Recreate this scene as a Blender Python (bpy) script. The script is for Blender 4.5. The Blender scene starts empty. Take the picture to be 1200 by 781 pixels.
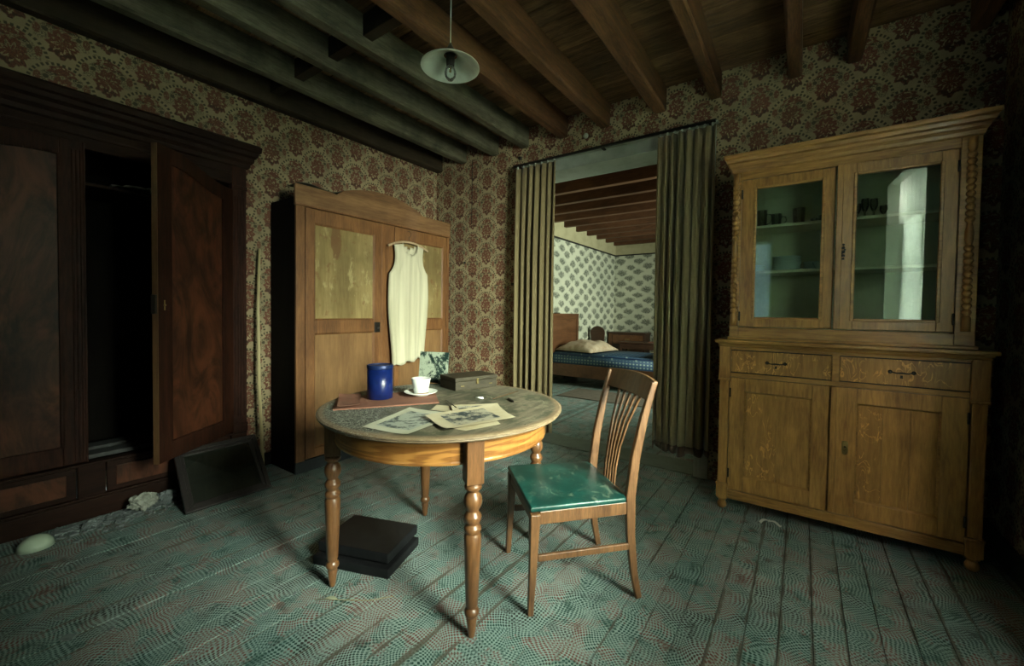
import bpy, bmesh, math, random
from mathutils import Matrix, Vector, noise as mnoise
random.seed(7)
PI = math.pi
C = bpy.context.scene.collection
S = bpy.context.scene

# ------------------------------------------------------------------ camera
def look_matrix(loc, yaw, pitch, roll):
    c, s = math.cos, math.sin
    F = Vector((-s(yaw)*c(pitch), c(yaw)*c(pitch), -s(pitch)))
    r = Vector((c(yaw), s(yaw), 0)); d = F.cross(r)
    r2 = c(roll)*r + s(roll)*d; d2 = -s(roll)*r + c(roll)*d
    m = Matrix((( r2.x, -d2.x, -F.x, loc[0]), (r2.y, -d2.y, -F.y, loc[1]), (r2.z, -d2.z, -F.z, loc[2]), (0,0,0,1)))
    return m
cam = bpy.data.cameras.new('camera'); co = bpy.data.objects.new('camera', cam); C.objects.link(co)
cam.sensor_width = 36; cam.sensor_fit = 'HORIZONTAL'
cam.lens = 484.249/1200*36
cam.shift_y = -13.05/1200
cam.clip_start = .02
co.matrix_world = look_matrix((0, 0, 1.26), math.radians(35.096), math.radians(1.435), math.radians(-.762))
S.camera = co
# ------------------------------------------------------------------ world, lights, exposure
w = bpy.data.worlds.new('world'); S.world = w; w.use_nodes = True
w.node_tree.nodes['Background'].inputs[0].default_value = (.75, .9, .85, 1)
w.node_tree.nodes['Background'].inputs[1].default_value = 1.0
def area(name, loc, direction, sx, sy, power, col, spread=180):
    l = bpy.data.lights.new(name, 'AREA'); l.shape = 'RECTANGLE'; l.size = sx; l.size_y = sy
    l.energy = power; l.color = col; l.spread = math.radians(spread)
    o = bpy.data.objects.new(name, l); C.objects.link(o); o.location = loc
    o.rotation_euler = Vector(direction).to_track_quat('-Z', 'Y').to_euler(); return o
WY0, WY1, WZ0, WZ1 = .55, 1.6, .95, 2.55          # main window in the right-hand wall
area('window_daylight', (1.64, (WY0+WY1)/2-.25, (WZ0+WZ1)/2+.22), (-1, .95, -.72), 1.2, 1.6, 1550, (1.0, .93, .82), 100)
area('front_fill_light', (-.9, -1.98, 1.75), (0, 1, 0), .96, 1.36, 7, (.50, .80, 1.0))  # weak bluish fill lamp added behind the camera
area('bedroom_window_daylight', (1.25, 6.3, 1.75), (-1, 0, 0), 1.56, 1.36, 480, (1.0, .96, .84))
S.view_settings.view_transform = 'Standard'; S.view_settings.look = 'None'
S.view_settings.gamma = 1; S.view_settings.use_curve_mapping = False
S.view_settings.exposure = 0.0

# ------------------------------------------------------------------ node helpers
class X_:
    def __init__(s, nt, sock): s.nt = nt; s.s = sock
    def _m(s, op, a, b=None, c=None, clamp=False):
        n = s.nt.nodes.new('ShaderNodeMath'); n.operation = op; n.use_clamp = clamp
        for i, v in enumerate((a, b, c)):
            if v is None: continue
            if isinstance(v, X_): s.nt.links.new(v.s, n.inputs[i])
            else: n.inputs[i].default_value = v
        return X_(s.nt, n.outputs[0])
    def __add__(s, o): return s._m('ADD', s, o)
    def __radd__(s, o): return s._m('ADD', o, s)
    def __sub__(s, o): return s._m('SUBTRACT', s, o)
    def __rsub__(s, o): return s._m('SUBTRACT', o, s)
    def __mul__(s, o): return s._m('MULTIPLY', s, o)
    __rmul__ = __mul__
    def __truediv__(s, o): return s._m('DIVIDE', s, o)
    def sin(s): return s._m('SINE', s)
    def cos(s): return s._m('COSINE', s)
    def abs(s): return s._m('ABSOLUTE', s)
    def sqrt(s): return s._m('SQRT', s)
    def frac(s): return s._m('FRACT', s)
    def floor(s): return s._m('FLOOR', s)
    def mx(s, o): return s._m('MAXIMUM', s, o)
    def mn(s, o): return s._m('MINIMUM', s, o)
    def atan2(s, o): return s._m('ARCTAN2', s, o)
    def lt(s, e, soft=.15):   # 1 where s<e, soft edge as share of e
        n = s.nt.nodes.new('ShaderNodeMapRange'); n.interpolation_type = 'SMOOTHSTEP'
        s.nt.links.new(s.s, n.inputs[0]); n.inputs[1].default_value = e*(1-soft); n.inputs[2].default_value = e*(1+soft)
        n.inputs[3].default_value = 1; n.inputs[4].default_value = 0; return X_(s.nt, n.outputs[0])
    def ramp(s, a, b, lo=0, hi=1):
        n = s.nt.nodes.new('ShaderNodeMapRange'); n.interpolation_type = 'SMOOTHSTEP'
        s.nt.links.new(s.s, n.inputs[0]); n.inputs[1].default_value = a; n.inputs[2].default_value = b
        n.inputs[3].default_value = lo; n.inputs[4].default_value = hi; return X_(s.nt, n.outputs[0])
def newmat(name):
    m = bpy.data.materials.new(name); m.use_nodes = True; nt = m.node_tree
    return m, nt, nt.nodes['Principled BSDF']
def pos(nt, world=True):
    if world: s = nt.nodes.new('ShaderNodeNewGeometry').outputs['Position']
    else: s = nt.nodes.new('ShaderNodeTexCoord').outputs['Object']
    return s
def sep(nt, s):
    n = nt.nodes.new('ShaderNodeSeparateXYZ'); nt.links.new(s, n.inputs[0]); return [X_(nt, o) for o in n.outputs]
def comb(nt, x, y, z):
    n = nt.nodes.new('ShaderNodeCombineXYZ')
    for i, v in enumerate((x, y, z)):
        if isinstance(v, X_): nt.links.new(v.s, n.inputs[i])
        else: n.inputs[i].default_value = v
    return n.outputs[0]
def noi(nt, vec, scale, detail=3, rough=.55, dist=0, col=False):
    n = nt.nodes.new('ShaderNodeTexNoise'); nt.links.new(vec, n.inputs['Vector'])
    n.inputs['Scale'].default_value = scale; n.inputs['Detail'].default_value = detail
    n.inputs['Roughness'].default_value = rough; n.inputs['Distortion'].default_value = dist
    return n.outputs['Color'] if col else X_(nt, n.outputs[0])
def vor(nt, vec, scale, feat='F1', rnd=1):
    n = nt.nodes.new('ShaderNodeTexVoronoi'); nt.links.new(vec, n.inputs['Vector']); n.feature = feat
    n.inputs['Scale'].default_value = scale; n.inputs['Randomness'].default_value = rnd
    return X_(nt, n.outputs['Distance'])
def scl(nt, vec, s, rot=(0,0,0)):
    n = nt.nodes.new('ShaderNodeMapping'); nt.links.new(vec, n.inputs[0]); n.inputs['Scale'].default_value = s
    n.inputs['Rotation'].default_value = rot; return n.outputs[0]
def mix(nt, f, a, b, mode='MIX'):
    n = nt.nodes.new('ShaderNodeMix'); n.data_type = 'RGBA'; n.blend_type = mode; n.clamp_factor = True
    if isinstance(f, X_): nt.links.new(f.s, n.inputs[0])
    else: n.inputs[0].default_value = f
    for i, v in ((6, a), (7, b)):
        if isinstance(v, tuple): n.inputs[i].default_value = (*v, 1) if len(v) == 3 else v
        else: nt.links.new(v, n.inputs[i])
    return n.outputs[2]
def bump(nt, bsdf, h, strength=.3, dist=.002):
    b = nt.nodes.new('ShaderNodeBump'); b.inputs['Strength'].default_value = strength; b.inputs['Distance'].default_value = dist
    nt.links.new(h.s, b.inputs['Height']); nt.links.new(b.outputs[0], bsdf.inputs['Normal'])
def setc(nt, b, c): nt.links.new(c, b.inputs['Base Color'])
def randv(nt): return X_(nt, nt.nodes.new('ShaderNodeObjectInfo').outputs['Random'])

def wood(name, dark, light, axis='Z', sc=1.0, rough=.5, spec=.4, world=False, wear=None, fleck=0, flame=0, var=0.0, stain=.35, coat=0):
    m, nt, b = newmat(name)
    p = pos(nt, world)
    st = {'X': (.12, 1, 1), 'Y': (1, .12, 1), 'Z': (1, 1, .12)}[axis]
    if var:
        rv = randv(nt); off = comb(nt, rv*7.3, rv*3.1, rv*5.7)
        a = nt.nodes.new('ShaderNodeVectorMath'); nt.links.new(p, a.inputs[0]); nt.links.new(off, a.inputs[1]); p = a.outputs[0]
    q = scl(nt, p, tuple(s*sc for s in st))
    if flame:
        g = noi(nt, scl(nt, p, (3*sc, 3*sc, 1.1*sc)), 1.6, 5, .65, 2.2)
        f2 = noi(nt, q, 40, 4, .6, 1.0); f = g.ramp(.32, .68)*.75 + f2*.25
    else:
        g = noi(nt, q, 9, 4, .6, .9); f2 = noi(nt, q, 85, 4, .65, .3); f = g.ramp(.3, .7)*.55 + f2.ramp(.3, .7)*.45
    c = mix(nt, f, dark, light)
    big = noi(nt, p, 2.2*sc, 4, .6)
    c = mix(nt, big.ramp(.42, .72, 0, stain), c, tuple(x*.28 for x in dark))
    if fleck:
        fv = scl(nt, p, (26, 26, 12), (0, .5, 0)); fl = noi(nt, fv, .75, 2, .5, 1.5)
        c = mix(nt, (fl-.5).abs().lt(.02, .6)*noi(nt, p, 9, 2).ramp(.45, .55)*fleck, c, tuple(min(1, x*1.9) for x in light))
    if var: c = mix(nt, rv*var, c, tuple(x*.45 for x in dark))
    if wear: 
        wn = noi(nt, p, 14, 6, .7); c = mix(nt, wn.ramp(.56, .66, 0, .7), c, wear)
    setc(nt, b, c)
    nt.links.new(f2.ramp(0, 1, rough-.1, rough+.12).s, b.inputs['Roughness'])
    b.inputs['Specular IOR Level'].default_value = spec
    if coat: b.inputs['Coat Weight'].default_value = coat; b.inputs['Coat Roughness'].default_value = .25
    bump(nt, b, f2, .25, .0015)
    return m
def plain(name, col, rough=.5, metal=0, spec=.5, n=0, nsc=30, ncol=None, b_=0):
    m, nt, b = newmat(name); b.inputs['Roughness'].default_value = rough; b.inputs['Metallic'].default_value = metal
    b.inputs['Specular IOR Level'].default_value = spec
    x = noi(nt, pos(nt, False), nsc, 5, .6)
    if n: setc(nt, b, mix(nt, x.ramp(.4, .7, 0, n), col, ncol or tuple(c*.4 for c in col)))
    else: b.inputs['Base Color'].default_value = (*col, 1)
    if b_: bump(nt, b, x, b_, .003)
    return m

# ---- patterned wallpapers, printed on the walls in metres of wall
def damask(name, ax):
    m, nt, b = newmat(name); p = pos(nt); x, y, z = sep(nt, p); u = x if ax == 'X' else y
    jit = noi(nt, p, 55, 2, .6); jit2 = noi(nt, p, 140, 2, .6)
    red = green = ol = None
    for (ou, oz) in ((.094, -2.492), (-.096, -2.362)):
        lu = ((u + (ou+.19+100*.38))/.38 - .5 if False else (u + (-ou) + 38.19)/.38).frac()*.38 - .19
        lz = ((z + oz + 26.0 + .09)/.26).frac()*.26 - .09
        ru = lu/.060; rz = (lz+.006)/.078
        r = (ru*ru + rz*rz).sqrt(); ang = lz.atan2(lu)
        petal = (ang*9).sin()*.10 + (ang*17+r*6).sin()*.07
        flower = (r + petal).lt(1.0, .08) * ((r*9.5 + (ang*9).sin()*1.6).sin()*.5 + (jit-.5)*3.0).ramp(-.55, -.25)
        tu = lu/.056; tz = (lz-.106)/.028 + tu*tu*.45
        tr = (tu*tu + tz*tz).sqrt(); ta = tz.atan2(tu)
        crown = (tr + (ta*7).sin()*.14).lt(1.0, .1)*(jit + (tr*8).sin()*.12).ramp(.36, .42)
        au = lu.abs()
        bu = (au-.098)/.016; bz = (lz-.045)/.028; bud = (bu*bu + bz*bz).sqrt().lt(1, .15)*jit2.ramp(.38, .46)
        gu = (au-.066)/.012; gz = (lz-.055)/.012; leaf = (gu*gu + gz*gz).sqrt().lt(1, .15)
        hu = (au-.05)/.03; hz = (lz-.078)/.009; twig = (hu*hu + hz*hz).sqrt().lt(1, .2)*jit2.ramp(.44, .5)
        eu = lu/.137; ez = (lz-.0)/.142; er = (eu*eu + ez*ez).sqrt(); ea = ez.atan2(eu)
        arc = (er-.98).abs().lt(.055, .3) * (ea*38).sin().ramp(-.35, .05) * ea.ramp(.02, .1) * ea.ramp(3.04, 3.12, 1, 0)
        R = flower.mx(crown).mx(bud); G = leaf.mx(twig).mx(arc)
        inn = er.lt(.80, .05)*ez.ramp(-.1, .05)*jit2.ramp(.49, .53); G = G.mx(inn*(1-R)*.75); low = lz.ramp(-.02, -.05); 
        red = R if red is None else red.mx(R); green = G if green is None else green.mx(G)
        dk = flower*low; ol = dk if ol is None else ol.mx(dk)
    base = mix(nt, noi(nt, p, 3, 4, .6).ramp(.3, .75), (.37, .30, .175), (.26, .21, .125))
    c = mix(nt, red*.93, base, mix(nt, jit2.ramp(.35, .65), (.085, .022, .015), (.17, .058, .033)))
    c = mix(nt, green*.9, c, (.045, .042, .024))
    c = mix(nt, ol*jit.ramp(.45, .55)*.8, c, (.05, .03, .02))
    c = mix(nt, noi(nt, p, 1.3, 6, .65).ramp(.5, .75, 0, .45), c, (.06, .045, .025))
    c = mix(nt, noi(nt, p, 9, 5, .7).ramp(.66, .74, 0, .35), c, (.30, .27, .17))
    setc(nt, b, c); b.inputs['Roughness'].default_value = .75; b.inputs['Specular IOR Level'].default_value = .25
    bump(nt, b, noi(nt, p, 25, 4, .6), .25, .004)
    return m
def toile(name, ax):
    m, nt, b = newmat(name); p = pos(nt); x, y, z = sep(nt, p); u = x if ax == 'X' else y
    n1 = noi(nt, p, 13, 5, .8); tot = None
    for k, (ou, oz) in enumerate(((0, 0), (.21, .13))):
        col = ((u+ou+42)/.42).floor(); row = ((z+oz+26)/.26).floor(); alt = (col*.5).frac()*2
        lu = ((u+ou+42)/.42).frac()*.42-.21; lz = ((z+oz+26)/.26).frac()*.26-.13
        lu = lu + (row*2.4+col*1.7+k).sin()*.018; lz = lz + (row*1.3+col*2.9+k).sin()*.012
        r = ((lu/.135)*(lu/.135)+(lz/(.078+alt*.012))*(lz/(.078+alt*.012))).sqrt() + (n1-.5)*2.2 + (lz+.02).mn(0)*lu.abs()*-120
        t = r.lt(.82, .3); tot = t if tot is None else tot.mx(t)
    c = mix(nt, noi(nt, p, 1.5, 3).ramp(.3, .8), (.58, .58, .45), (.42, .44, .34))
    c = mix(nt, tot*noi(nt, p, 50, 3).ramp(.3, .62, .35, .95), c, (.055, .065, .05))
    setc(nt, b, c); b.inputs['Roughness'].default_value = .8
    return m
def floor_mat():
    m, nt, b = newmat('painted_floor_boards'); p = pos(nt); x, y, z = sep(nt, p)
    wv = nt.nodes.new('ShaderNodeVectorMath'); wv.operation = 'MULTIPLY_ADD'
    nt.links.new(noi(nt, p, 5.0, 2, .5, 0, True), wv.inputs[0]); wv.inputs[1].default_value = (.10, .10, 0); nt.links.new(p, wv.inputs[2])
    a, d, _ = sep(nt, wv.outputs[0])
    k = 2*PI/.0165
    dots = ((a*k).sin()*(d*k).sin()).ramp(-.04, .16)
    k2 = 2*PI/.0185
    dots2 = (((a+d)*.7*k2).sin()*((a-d)*.7*k2).sin()).ramp(-.05, .2)
    sel = noi(nt, p, 5, 2).ramp(.42, .58); dd = dots*sel + dots2*(1-sel)
    blot = noi(nt, p, 11, 4, .6)
    teal = mix(nt, noi(nt, p, 1.6, 4).ramp(.3, .7), (.20, .30, .285), (.28, .36, .335))
    ink = mix(nt, noi(nt, p, 6, 4, .65).ramp(.48, .53), (.006, .05, .04), (.14, .05, .038))
    ink = mix(nt, noi(nt, p, 4, 2, .6).ramp(.36, .5), (.012, .015, .012), ink)
    c = mix(nt, dd*blot.ramp(.3, .45, .55, 1), teal, ink)
    c = mix(nt, blot.ramp(.56, .68, 0, .6), c, ink)
    e = ((x+.046)/.11+100).frac(); ed = (e-.5).abs()
    rv = randv(nt)
    wear = (ed + (noi(nt, scl(nt, p, (8, 1.6, 1)), 3, 4, .7)-.5)*.5 + (rv-.5)*.22).ramp(.48, .57)
    c = mix(nt, wear*.85, c, (.075, .065, .045))
    c = mix(nt, noi(nt, p, 1.1, 5, .65).ramp(.5, .8, 0, .4), c, (.05, .06, .055))
    c = mix(nt, noi(nt, p, 60, 4, .7).ramp(.68, .73, 0, .6), c, (.38, .42, .36))
    setc(nt, b, c); b.inputs['Specular IOR Level'].default_value = .3
    nt.links.new(blot.ramp(.3, .7, .42, .68).s, b.inputs['Roughness'])
    bump(nt, b, (1-dd)+wear*-.8, .35, .002)
    return m
def glassy(name, refl=1.5, tint=(.93, .97, .95), boost=0.0, rough=.0, milk=0):
    m, nt, b = newmat(name); nt.nodes.remove(b)
    t = nt.nodes.new('ShaderNodeBsdfTransparent'); t.inputs[0].default_value = (*tint, 1)
    g = nt.nodes.new('ShaderNodeBsdfGlossy'); g.inputs['Roughness'].default_value = rough
    f = nt.nodes.new('ShaderNodeFresnel'); f.inputs[0].default_value = refl
    mx = nt.nodes.new('ShaderNodeMixShader'); fx = X_(nt, f.outputs[0])+boost
    nt.links.new(fx.s, mx.inputs[0]); nt.links.new(t.outputs[0], mx.inputs[1]); nt.links.new(g.outputs[0], mx.inputs[2])
    out = mx.outputs[0]
    if milk:
        d = nt.nodes.new('ShaderNodeBsdfTranslucent'); d.inputs[0].default_value = (.8, .85, .8, 1); d2 = nt.nodes.new('ShaderNodeBsdfDiffuse'); d2.inputs[0].default_value = (.8, .85, .8, 1)
        a = nt.nodes.new('ShaderNodeMixShader'); nt.links.new(d.outputs[0], a.inputs[1]); nt.links.new(d2.outputs[0], a.inputs[2])
        lw = nt.nodes.new('ShaderNodeLayerWeight'); lw.inputs[0].default_value = .35; e = X_(nt, lw.outputs['Facing'])*.8*milk*2+milk*.15
        c_ = nt.nodes.new('ShaderNodeMixShader'); nt.links.new(e.s, c_.inputs[0]); nt.links.new(out, c_.inputs[1]); nt.links.new(a.outputs[0], c_.inputs[2]); out = c_.outputs[0]
    nt.links.new(out, nt.nodes['Material Output'].inputs[0]); return m
def lace_mat():
    m, nt, b = newmat('lace'); nt.nodes.remove(b); p = pos(nt)
    t = nt.nodes.new('ShaderNodeBsdfTransparent'); tl = nt.nodes.new('ShaderNodeBsdfTranslucent'); d = nt.nodes.new('ShaderNodeBsdfDiffuse')
    tl.inputs[0].default_value = (.75, .85, .78, 1); d.inputs[0].default_value = (.75, .8, .75, 1)
    m1 = nt.nodes.new('ShaderNodeMixShader'); m1.inputs[0].default_value = .3
    nt.links.new(tl.outputs[0], m1.inputs[1]); nt.links.new(d.outputs[0], m1.inputs[2])
    pat = (noi(nt, p, 16, 4, .7).ramp(.45, .55, .38, .82)).mx(vor(nt, p, 60).ramp(.5, .2, 0, .35))
    m2 = nt.nodes.new('ShaderNodeMixShader'); nt.links.new(pat.s, m2.inputs[0])
    nt.links.new(t.outputs[0], m2.inputs[1]); nt.links.new(m1.outputs[0], m2.inputs[2])
    nt.links.new(m2.outputs[0], nt.nodes['Material Output'].inputs[0]); return m
def plain_cloth(name):
    m, nt, b = newmat(name); nt.nodes.remove(b)
    tl = nt.nodes.new('ShaderNodeBsdfTranslucent'); tl.inputs[0].default_value = (.42, .46, .42, 1); d = nt.nodes.new('ShaderNodeBsdfDiffuse'); d.inputs[0].default_value = (.7, .72, .68, 1)
    mx = nt.nodes.new('ShaderNodeMixShader'); mx.inputs[0].default_value = .5; nt.links.new(tl.outputs[0], mx.inputs[1]); nt.links.new(d.outputs[0], mx.inputs[2])
    nt.links.new(mx.outputs[0], nt.nodes['Material Output'].inputs[0]); return m
def print_mat(name, seed, ground=(.45, .43, .33), ink=(.03, .045, .05), sc=9):
    m, nt, b = newmat(name); p = pos(nt, False)
    q = nt.nodes.new('ShaderNodeVectorMath'); nt.links.new(p, q.inputs[0]); q.inputs[1].default_value = (seed*3.1, seed*1.7, 0)
    f = noi(nt, q.outputs[0], sc, 6, .75, .4); g = noi(nt, q.outputs[0], sc*4, 4, .7)
    c = mix(nt, (f*.65+g*.35).ramp(.455, .53), ink, ground); setc(nt, b, c); b.inputs['Roughness'].default_value = .45
    return m
def fabric(name, col, col2, sc=30, axis='Z', tr=0):
    m, nt, b = newmat(name); p = pos(nt, False)
    s = {'Z': (1, 1, .06), 'X': (.06, 1, 1)}[axis]
    f = noi(nt, scl(nt, p, s), sc, 4, .6); setc(nt, b, mix(nt, f.ramp(.35, .65), col, col2))
    b.inputs['Roughness'].default_value = .9; b.inputs['Specular IOR Level'].default_value = .15
    b.inputs['Sheen Weight'].default_value = .15
    bump(nt, b, noi(nt, p, 400, 2), .15, .001); return m

M = {}
M['paperX'] = damask('damask_wallpaper_back', 'X'); M['paperY'] = damask('damask_wallpaper_side', 'Y')
M['toileX'] = toile('toile_wallpaper_back', 'X'); M['toileY'] = toile('toile_wallpaper_side', 'Y')
M['floor'] = floor_mat()
M['gap'] = plain('dark_gap', (.012, .01, .008), .9)
M['plaster'] = plain('dirty_white_paint', (.42, .47, .40), .6, n=.5, nsc=6, ncol=(.25, .28, .22))
M['cream'] = plain('cream_plaster', (.40, .36, .22), .8, n=.5, nsc=5, ncol=(.26, .24, .13))
M['beam'] = wood('brown_beam', (.04, .017, .007), (.22, .105, .045), 'Y', 1.5, .6, .3, True, var=.25)
M['beam_green'] = wood('greyed_beam', (.055, .05, .033), (.17, .16, .105), 'Y', 1.6, .75, .2, True, var=.15, stain=.6)
M['beam_dark'] = wood('dark_beam', (.02, .014, .008), (.05, .034, .02), 'Y', .9, .7, .2, True)
M['beamX'] = wood('bedroom_beam', (.05, .022, .010), (.15, .065, .03), 'X', .9, .6, .3, True, var=.2)
M['ceil'] = wood('ceiling_board', (.06, .032, .016), (.34, .20, .10), 'X', 1.3, .75, .2, True, var=.55)
M['oak'] = wood('oak', (.17, .075, .018), (.50, .26, .068), 'Z', 1, .38, .5, fleck=.0, coat=.25, stain=.25)
M['oakX'] = wood('oak_rail', (.17, .075, .018), (.52, .275, .072), 'X', 1, .38, .5, coat=.25, stain=.25)
M['oakF'] = wood('flecked_oak', (.18, .08, .02), (.44, .225, .058), 'Z', .8, .36, .5, fleck=.6, coat=.3, stain=.2)
M['interior'] = plain('cupboard_lining', (.66, .66, .48), .7, n=.5, nsc=4, ncol=(.40, .42, .30))
M['shelf'] = plain('cream_shelf', (.78, .74, .54), .6)
M['pine'] = wood('pine_frame', (.11, .045, .016), (.27, .125, .045), 'Z', 1, .5, .35, stain=.35)
M['pineX'] = wood('pine_cornice', (.13, .06, .025), (.30, .165, .075), 'X', .8, .55, .3, stain=.3)
M['pine_panel'] = wood('worn_ochre_panel', (.19, .13, .045), (.34, .255, .105), 'Z', .7, .6, .3, stain=.5, wear=(.17, .075, .03))
_m = M['pine_panel']; _nt = _m.node_tree; _b = _nt.nodes['Principled BSDF']; _p = pos(_nt, False); _x, _y, _z = sep(_nt, _p)
_src = _b.inputs['Base Color'].links[0].from_socket; _n = noi(_nt, _p, 14, 4, .6)-.5
_r = (((_x-.33+_n*.04)/.045)*((_x-.33+_n*.04)/.045)+((_z-1.82+_n*.1)/.17)*((_z-1.82+_n*.1)/.17)).sqrt().lt(.95, .12)
_c = mix(_nt, _r*.75, _src, (.13, .058, .02)); _r2 = noi(_nt, scl(_nt, _p, (1, 1, .4)), 9, 5, .7).ramp(.55, .66, 0, .55); _c = mix(_nt, _r2, _c, (.48, .40, .19)); setc(_nt, _b, _c)
M['pine_panel2'] = wood('brown_ochre_panel', (.15, .075, .03), (.27, .15, .06), 'Z', .7, .6, .3, stain=.2)
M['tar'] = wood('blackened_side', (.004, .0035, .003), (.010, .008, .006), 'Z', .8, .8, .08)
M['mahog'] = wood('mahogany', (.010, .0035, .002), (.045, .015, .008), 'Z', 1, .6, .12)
M['mahogX'] = wood('mahogany_rail', (.009, .0034, .002), (.028, .011, .006), 'X', 1, .6, .12)
M['flame'] = wood('flame_mahogany', (.007, .003, .002), (.11, .036, .016), 'Z', 1, .5, .2, flame=1, stain=.5)
M['raw'] = wood('door_edge_wood', (.07, .035, .015), (.14, .075, .035), 'Z', 1, .5, .3)
M['walnut'] = wood('table_leg_wood', (.07, .028, .010), (.20, .092, .033), 'Z', 1.5, .36, .5, coat=.3)
M['apron'] = wood('ash_apron', (.20, .085, .02), (.46, .24, .07), 'X', 2.2, .36, .5, coat=.3, stain=.1)
M['chair'] = wood('chair_wood', (.055, .024, .010), (.185, .092, .038), 'Z', 2, .4, .45, coat=.2)
M['brass'] = plain('old_brass', (.30, .24, .10), .4, .9, n=.6, nsc=60)
M['iron'] = plain('dark_iron', (.03, .027, .022), .5, .7)
M['glass'] = glassy('pane_glass', 1.55, (.86, .93, .89), .03)
M['tumbler'] = glassy('tumbler_glass', 1.5, (.93, .97, .94), .10, .04, .12)
M['china'] = plain('blue_white_china', (.70, .80, .78), .25, n=.15, nsc=20)
M['cup'] = plain('white_cup', (.78, .80, .74), .25)
M['olive'] = fabric('olive_drape', (.15, .118, .058), (.20, .16, .082), 12)
M['hem'] = fabric('drape_hem', (.045, .03, .015), (.07, .05, .03), 25)
M['linen'] = fabric('cream_cotton', (.52, .49, .34), (.64, .60, .44), 20)
M['lace'] = lace_mat()
M['vinyl'] = None

# ------------------------------------------------------------------ mesh helpers
def box(bm, x0, x1, y0, y1, z0, z1, mat=None):
    r = bmesh.ops.create_cube(bm, size=1)
    bmesh.ops.scale(bm, verts=r['verts'], vec=(x1-x0, y1-y0, z1-z0))
    bmesh.ops.translate(bm, verts=r['verts'], vec=((x0+x1)/2, (y0+y1)/2, (z0+z1)/2))
    if mat is not None: bmesh.ops.transform(bm, matrix=mat, verts=r['verts'])
    return r['verts']
def prism(bm, pts, lo, hi, axis='Y', mat=None):   # pts in the two other axes
    def v(p, h):
        if axis == 'Y': return (p[0], h, p[1])
        if axis == 'X': return (h, p[0], p[1])
        return (p[0], p[1], h)
    a = [bm.verts.new(v(p, lo)) for p in pts]; b = [bm.verts.new(v(p, hi)) for p in pts]
    n = len(pts); bm.faces.new(a); bm.faces.new(b[::-1])
    for i in range(n): bm.faces.new((a[i], b[i], b[(i+1) % n], a[(i+1) % n]))
    if mat is not None: bmesh.ops.transform(bm, matrix=mat, verts=a+b)
def lathe(bm, prof, seg=24, c=(0, 0, 0), mat=None, flute=0, nfl=0):
    rings = []
    vs = []
    for r, z in prof:
        if r < 1e-5: v = bm.verts.new((c[0], c[1], c[2]+z)); rings.append([v]); vs.append(v)
        else:
            ring = []
            for i in range(seg):
                t = 2*PI*i/seg; rr = r*(1+flute*math.cos(nfl*t)); ring.append(bm.verts.new((c[0]+rr*math.cos(t), c[1]+rr*math.sin(t), c[2]+z)))
            rings.append(ring); vs += ring
    for a, b in zip(rings, rings[1:]):
        if len(a) == 1 and len(b) == 1: continue
        for i in range(seg):
            j = (i+1) % seg
            if len(a) == 1: bm.faces.new((a[0], b[j], b[i]))
            elif len(b) == 1: bm.faces.new((a[i], a[j], b[0]))
            else: bm.faces.new((a[i], a[j], b[j], b[i]))
    if mat is not None: bmesh.ops.transform(bm, matrix=mat, verts=vs)
    return vs
def tube(bm, pts, r, seg=8):
    pts = [Vector(p) for p in pts]; rad = r if isinstance(r, (list, tuple)) else [r]*len(pts); prev = None
    up = None
    for i, p in enumerate(pts):
        t = (pts[min(i+1, len(pts)-1)] - pts[max(i-1, 0)]).normalized()
        if up is None: up = Vector((0, 0, 1)) if abs(t.z) < .9 else Vector((1, 0, 0))
        a = t.cross(up).normalized(); b = t.cross(a).normalized(); up = -b if False else up
        ring = [bm.verts.new(p + a*math.cos(2*PI*k/seg)*rad[i] + b*math.sin(2*PI*k/seg)*rad[i]) for k in range(seg)]
        if prev:
            for k in range(seg): bm.faces.new((prev[k], prev[(k+1) % seg], ring[(k+1) % seg], ring[k]))
        else: bm.faces.new(ring[::-1])
        prev = ring
    bm.faces.new(prev)
def bar(bm, pts, wx, wy, xdir):   # rectangular bar swept through pts; wx along xdir
    xd = Vector(xdir).normalized(); prev = None; n = len(pts)
    for i, p in enumerate(pts):
        p = Vector(p); t = (Vector(pts[min(i+1, n-1)])-Vector(pts[max(i-1, 0)])).normalized(); yd = t.cross(xd).normalized()
        a = (wx[i] if isinstance(wx, (list, tuple)) else wx)/2; b = (wy[i] if isinstance(wy, (list, tuple)) else wy)/2
        ring = [bm.verts.new(p+xd*a*sx+yd*b*sy) for sx, sy in ((-1,-1),(1,-1),(1,1),(-1,1))]
        if prev:
            for k in range(4): bm.faces.new((prev[k], prev[(k+1) % 4], ring[(k+1) % 4], ring[k]))
        else: bm.faces.new(ring[::-1])
        prev = ring
    bm.faces.new(prev)
def grid(bm, nu, nv, f, closed=False):
    V = [[bm.verts.new(f(i/nu, j/nv)) for j in range(nv+1)] for i in range(nu+1)]
    for i in range(nu):
        for j in range(nv): bm.faces.new((V[i][j], V[i+1][j], V[i+1][j+1], V[i][j+1]))
    return V
def obj(name, bm, mat, parent=None, bev=0, smooth=False, solid=0, kind=None, seg=2, label=None, xf=None):
    if xf is not None: bmesh.ops.transform(bm, matrix=xf, verts=bm.verts)
    bmesh.ops.recalc_face_normals(bm, faces=bm.faces)
    me = bpy.data.meshes.new(name); bm.to_mesh(me); bm.free()
    o = bpy.data.objects.new(name, me); C.objects.link(o)
    for m_ in (mat if isinstance(mat, list) else [mat]): me.materials.append(m_)
    if smooth:
        for p in me.polygons: p.use_smooth = True
    if solid:
        md = o.modifiers.new('solid', 'SOLIDIFY'); md.thickness = solid; md.offset = 0
    if bev:
        md = o.modifiers.new('bevel', 'BEVEL'); md.width = bev; md.segments = seg; md.limit_method = 'ANGLE'; md.angle_limit = .6
    if parent is not None: o.parent = parent
    if kind: o['kind'] = kind
    if label: o['label'] = label
    return o
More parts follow.
